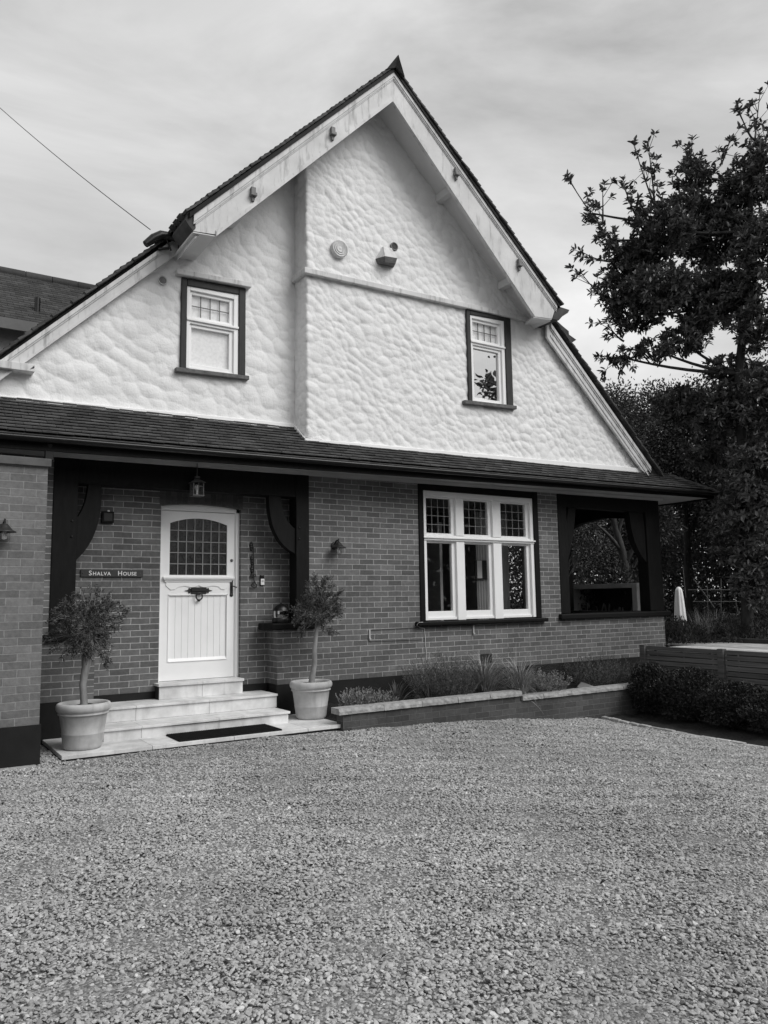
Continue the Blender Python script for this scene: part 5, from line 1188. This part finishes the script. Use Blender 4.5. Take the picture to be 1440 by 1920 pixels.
def pb(u, v, ru, rv, dd=0, rd=None):      # crown lobe given by where it stands in the garden
    p = at(u, v, d0+dd); k_ = (d0+dd)/FPX; return (p[0], p[1], p[2], ru*k_, (rd or ru*k_), rv*k_)
blobs = [pb(1400, 345, 60, 45), pb(1300, 330, 42, 40, .3), pb(1250, 430, 62, 48, -.2), pb(1350, 440, 80, 62, .5), pb(1430, 470, 60, 80, -.6), pb(1180, 500, 52, 50, .4),
         pb(1240, 540, 75, 50, -.3), pb(1340, 560, 80, 60, .2), pb(1190, 590, 52, 34, .2), pb(1280, 640, 55, 30, .2), pb(1420, 610, 50, 60, -.4), pb(1160, 668, 30, 18, 0), pb(1230, 655, 42, 22),
         pb(1440, 750, 60, 80, -.5), pb(1350, 770, 70, 52, .2), pb(1270, 760, 55, 36, .6), pb(1430, 880, 70, 70, -.6), pb(1340, 850, 60, 40, .6), pb(1400, 960, 60, 50, -.2), pb(1430, 1040, 60, 50, -.3), pb(1390, 930, 50, 40, .4), pb(1370, 690, 50, 26, .2), pb(1310, 600, 45, 26), pb(1150, 545, 40, 36, .2), pb(1138, 450, 24, 34), pb(1195, 400, 22, 34), pb(1110, 400, 16, 22), pb(1290, 400, 60, 40, .2), pb(1420, 300, 30, 36, -.3), pb(1210, 480, 50, 40, .3), pb(1410, 1100, 45, 40, -.2), pb(1360, 1020, 35, 35, .3)]
A = lambda u, v, dd=0: at(u, v, d0+dd)
sprays = [(A(1165, 475), A(1062, 330), 7), (A(1130, 420), A(1130, 352), 3), (A(1150, 490), A(1088, 470), 3), (A(1165, 590), A(1090, 512), 5), (A(1240, 420), A(1187, 268), 7), (A(1230, 400), A(1215, 262), 6),
          (A(1205, 430), A(1168, 345), 5), (A(1300, 330), A(1292, 270), 4), (A(1350, 310), A(1368, 262), 4), (A(1405, 330), A(1425, 172), 9), (A(1410, 260), A(1385, 205), 3), (A(1425, 300), A(1440, 240), 4), (A(1200, 665), A(1128, 672), 5), (A(1170, 640), A(1135, 600), 4)]
tb = at(1400, 1180, d0); tb[2] = .1
evergreen(tb, [tb, at(1398, 1000, d0), at(1392, 850, d0), at(1385, 700, d0), at(1400, 560, d0), at(1405, 430, d0), at(1408, 330, d0)], blobs, sprays, 2900, 'tall glossy-leaved evergreen tree overhanging the deck on the right')

# darker garden trees behind
def wb(u, v, d, ru, rv): p = at(u, v, d); k_ = d/FPX; return (p[0], p[1], p[2], ru*k_, ru*k_*.9, rv*k_)
def gtree(specs, d, trunk_px, n, ll, mat, label, clump=.45, tr=.11):
    bl = [wb(u, v, d+random.uniform(-.8, .8), ru, rv) for (u, v, ru, rv) in specs]
    tp = [at(u, v, d) for (u, v) in trunk_px]; tp[0][2] = .0
    tree('garden_tree', tp[0], tp, bl, n, ll, ll*.45, mat, label, group='trees at the back of the garden', clump=clump, tr=tr)
gtree([(1165, 760, 32, 40), (1150, 800, 40, 60), (1200, 830, 50, 60), (1180, 900, 60, 60)], 27, [(1180, 1130), (1178, 1000), (1172, 880), (1165, 780)], 16000, .12, 'leaf_bg', 'pale bushy tree peeping just above the right roof slope')
gtree([(1250, 790, 60, 60), (1300, 760, 50, 50), (1330, 830, 80, 70), (1240, 870, 60, 60), (1310, 930, 70, 60)], 22, [(1290, 1150), (1288, 1000), (1280, 870), (1275, 780)], 26000, .10, 'leaf_bg', 'dense dark tree between the roof corner and the glossy evergreen')
gtree([(1420, 740, 70, 60), (1440, 840, 80, 80), (1400, 950, 80, 70), (1460, 1000, 80, 80)], 21, [(1430, 1160), (1425, 1000), (1420, 880), (1418, 780)], 24000, .10, 'leaf_bg', 'dense dark tree at the far right edge behind the evergreen')
bl = [wb(u, v, 21+random.uniform(-.5, .8), ru, rv) for (u, v, ru, rv) in [(1080, 985, 40, 36), (1140, 965, 45, 36), (1215, 985, 45, 40), (1110, 1040, 40, 34), (1215, 1045, 40, 40), (1150, 1030, 30, 40)]]
tp = [at(u, v, 18.5) for (u, v) in [(1180, 1160), (1176, 1085), (1168, 1040), (1154, 990), (1140, 930)]]; tp[0][2] = .0
T = tree('garden_tree', tp[0], tp, bl, 20000, .085, .04, 'leaf_bg2', 'tree with a leaning bare trunk framed by the veranda opening', group='trees at the back of the garden', clump=.3, tr=.13, bark='bark_mid', limbs=False)
b = MB()
for (u0, v0, u1, v1) in [(1172, 1060, 1215, 985), (1166, 1035, 1120, 985), (1158, 1000, 1180, 940), (1176, 1085, 1210, 1030), (1150, 975, 1108, 950)]:
    p0, p1 = at(u0, v0, 18.5), at(u1, v1, 18.3); b.tube(bez(p0, (p0+p1)/2+np.array([0, 0, .12]), p1, 7), np.linspace(.06, .02, 7), 6, False)
b.build('limbs', 'bark_mid', T)
# back hedge and undergrowth
def hedge(name, pts, h, depth, n, ll, mat, label):
    P = []; T = thing(name, (pts[0][0], pts[0][1], .1), label, 'hedge'); L_ = [np.array(p) for p in pts]; tot = len(L_)-1
    s = np.random.uniform(0, tot, n); i = np.minimum(s.astype(int), tot-1); f_ = (s-i)[:, None]; A0 = np.array([L_[k] for k in i]); A1 = np.array([L_[k+1] for k in i]); p = A0*(1-f_)+A1*f_
    z = np.random.uniform(0, 1, n)**.8; top = h*(1+.12*np.sin(s*9)+.1*np.sin(s*23+1)); P = np.stack([p[:, 0]+np.random.normal(0, depth, n), p[:, 1]+np.random.normal(0, depth, n), .1+z*top], 1)
    D = np.random.normal(0, .7, (n, 3))+np.array([-.3, -.4, .3]); V, F = leaves(P, D, rnd_dir(n)+np.array([0, 0, .6]), np.random.uniform(.6, 1.2, n)*ll, np.random.uniform(.8, 1.2, n)*ll*.5)
    np_mesh('foliage', V, F, mat, T)
    b = MB()
    for k in range(40):
        q = L_[0]+(L_[-1]-L_[0])*random.random(); b.tube([(q[0], q[1], .1), (q[0]+random.uniform(-.3, .3), q[1]+random.uniform(-.3, .3), h*random.uniform(.6, .95))], [.03, .01], 5, False)
    b.build('stems', 'bark', T)
q = [at(960, 1100, 28)[:2], at(1120, 1100, 26)[:2], at(1300, 1100, 23.5)[:2], at(1500, 1100, 20)[:2], at(1900, 1100, 17)[:2]]
hedge('back_hedge', q, 3.2, .45, 70000, .09, 'leaf_bg', 'overgrown dark hedge closing the garden behind the parasol')
q = [at(800, 1100, 40)[:2], at(1160, 1100, 38)[:2], at(1420, 1100, 34)[:2], at(1800, 1100, 30)[:2], at(2500, 1100, 26)[:2]]
hedge('boundary_hedge', q, 7.0, .9, 26000, .30, 'leaf_bg', 'tall far row of dark trees and hedging beyond the garden')
# trellis with canes
TL = thing('garden_trellis', tuple(at(1380, 1150, 16.0)), 'broken pale cane trellis against the dark hedge right of the parasol', 'trellis')
b = MB()
for (u0, v0, u1, v1) in [(1300, 1128, 1440, 1128), (1290, 1106, 1420, 1106), (1352, 1085, 1352, 1150), (1326, 1100, 1328, 1165), (1410, 1095, 1410, 1150), (1300, 1085, 1340, 1140), (1280, 1060, 1286, 1120), (1376, 1110, 1384, 1150), (1250, 1132, 1262, 1128)]:
    b.tube([at(u0, v0, 16.2), at(u1, v1, 16.0)], .008, 5)
b.build('canes', 'stick', TL)
# low garden planting along the sleeper
def gp(u, v, d): p = at(u, v, d); return (p[0], p[1], .12)
c = gp(1318, 1180, 15.0); V, F = spikes(c, 240, .75, .35, .006, .35, .35, 6, base=.2); V2, F2 = spikes(gp(1345, 1180, 15.2), 200, .7, .35, .006, .4, .4, 6, base=.2)
plant('grass_clump', c, 'tall feathery grasses right of the parasol behind the sleeper edging', 'grass', [('foliage', *merge([(V, F), (V2, F2)]), 'grass')])
for (u, d, r, h, lab, n) in [(1285, 14.6, .55, .45, 'low rounded bush at the foot of the parasol', 2500), (1385, 14.8, .75, .55, 'low spreading bush between the tall grasses and the picture edge', 4000), (1440, 15.6, .8, .9, 'larger dark bush at the right edge behind the sleeper edging', 4000), (1253, 14.9, .3, .35, 'tiny bush beside the brick veranda corner behind the edging', 900)]:
    c = gp(u, 1180, d); V, F = leaf_bush(c, (r, r, h), n, .07, .02)
    plant('garden_bush', c, lab, 'bush', [('foliage', V, F, 'leaf_bg')], 'bushes behind the sleeper edging')
# bushes seen through the veranda
c = at(1190, 1110, 16.5); V, F = leaf_bush((c[0], c[1], .1), (.9, .9, 1.5), 5000, .08, .035)
plant('garden_bush', (c[0], c[1], .1), 'round leafy bush behind the garden fireplace', 'bush', [('foliage', V, F, 'leaf_bg')])
c = at(1090, 1110, 17); V, F = leaf_bush((c[0], c[1], .1), (.8, .8, 1.3), 4000, .08, .035)
b = MB(); T = plant('bare_shrub', (c[0], c[1], .1), 'shrub with pale arching bare twigs beside the left veranda post', 'shrub', [('foliage', V, F, 'leaf_bg')])
for i in range(10):
    p0 = at(1066, 1075, 14.5)+np.random.normal(0, .04, 3); p1 = at(random.uniform(1078, 1108), random.uniform(1012, 1040), 14.5); b.tube(bez(p0, (p0+p1)/2+np.array([random.uniform(-.2, .2), 0, random.uniform(0, .25)]), p1, 8), [.009, .008, .007, .006, .005, .004, .003, .002], 4, False)
b.build('twigs', 'stick', T)
# shrubs in front of the fence
for (u, x_, y_, rx, ry, h, n, lab) in [(0, 4.34, -1.47, .31, .34, .76, 7000, 'upright dark box shrub at the corner of the planter'), (0, 4.26, -2.15, .42, .44, .74, 9000, 'middle dark box shrub in front of the slatted fence'), (0, 4.16, -2.92, .44, .46, .62, 8500, 'lower dark box shrub below the second fence post'), (0, 4.06, -3.72, .48, .50, .56, 8500, 'dark box shrub at the right edge before the fence')]:
    z0 = -.72; n1 = n; d = rnd_dir(n1); rr = np.random.uniform(.3, 1, (n1, 1))**.5; bm = 1+.18*np.sin(d[:, :1]*6+x_*9+y_*5)*np.cos(d[:, 2:]*5)
    P = np.array([x_, y_, z0+h*.52])+d*rr*bm*np.array([rx, ry, h*.5]); D = d*.5+np.random.normal(0, .6, (n1, 3))+np.array([0, 0, .4])
    V, F = leaves(P, D, rnd_dir(n1), np.random.uniform(.6, 1.2, n1)*.038, np.random.uniform(.8, 1.2, n1)*.02)
    T = plant('box_shrub', (x_, y_, z0), lab, 'shrub', [('foliage', V, F, 'leaf_shrub')], 'dark shrubs in front of the fence')
    b = MB()
    for i in range(7): b.tube([(x_+random.uniform(-.04, .04), y_+random.uniform(-.04, .04), z0), (x_+random.uniform(-.8, .8)*rx, y_+random.uniform(-.8, .8)*ry, z0+h*.7)], [.012, .004], 5, False)
    b.build('stems', 'bark', T)

# ------------------------------------------------------------------ house behind on the left
NB = thing('rear_house', (-5, 5, -.4), 'neighbouring house with a dark tiled roof behind the left eave', 'house')
b = MB(); yR, zR, yE, zE = 5.6, 7.05, 3.4, 5.45
k = 22
for i in range(k):
    s0, s1 = i/k, (i+1.6)/k; x = -9.0+(i % 2)*.09
    while x < -1.0:
        up_ = random.uniform(.0, .008); ya, yb = yE+(yR-yE)*s0, yE+(yR-yE)*min(s1, 1); za, zb2 = zE+(zR-zE)*s0, zE+(zR-zE)*min(s1, 1)
        b.hexa([(x, ya, za), (x+.175, ya, za), (x+.175, yb, zb2-.01), (x, yb, zb2-.01), (x, ya, za+.022+up_), (x+.175, ya, za+.022+up_), (x+.175, yb, zb2+.006), (x, yb, zb2+.006)]); x += .18
b.build('roof', 'tile_rear', NB)
b = MB(); x = -9
while x < -1: b.tube([(x, yR, zR+.0), (x+.44, yR, zR+.0)], .10, 10); x += .45
b.build('ridge_tile', 'tile_rear', NB)
b = MB(); b.box(-9, -1, 3.7, 3.9, -.5, 5.55); b.build('wall', 'wall_plain', NB)
b = MB(); b.box(-9, -1, 3.36, 3.42, 5.28, 5.45); b.build('fascia', 'render_grey', NB)
b = MB(); b.tube([(-3.62, 3.9, 5.25), (-3.62, 3.9, 6.05)], .045, 10); b.build('vent_pipe', 'gutter', NB)

hedge_q = [(-30, -30), (-5, -34), (20, -32), (40, -20), (52, 0)]
hedge('reflection_hedge', hedge_q, 9.0, .9, 80000, .6, 'leaf_bg', 'unseen dark hedge added behind the viewpoint to darken the window reflections')  # added out of view so the large window mirrors dark foliage
# trees across the drive behind the viewpoint (they show only as reflections in the glass)
def rtree(p, r, h, n, ll, lab):
    tree('street_tree', (p[0], p[1], -.45), [(p[0], p[1], -.45), (p[0]+.1, p[1], h*.4), (p[0], p[1]+.1, h*.75)], [(p[0]+random.uniform(-r, r)*.5, p[1]+random.uniform(-r, r)*.4, h*.7+random.uniform(-.25, .3)*h, r*.5, r*.5, r*.45) for _ in range(7)], n, ll, ll*.42, 'leaf_mag', lab, group='trees across the drive', clump=.5)
rtree((12.2, -10.6), 2.1, 10.5, 1500, .27, 'leafy tree across the drive reflected in the right upper window')
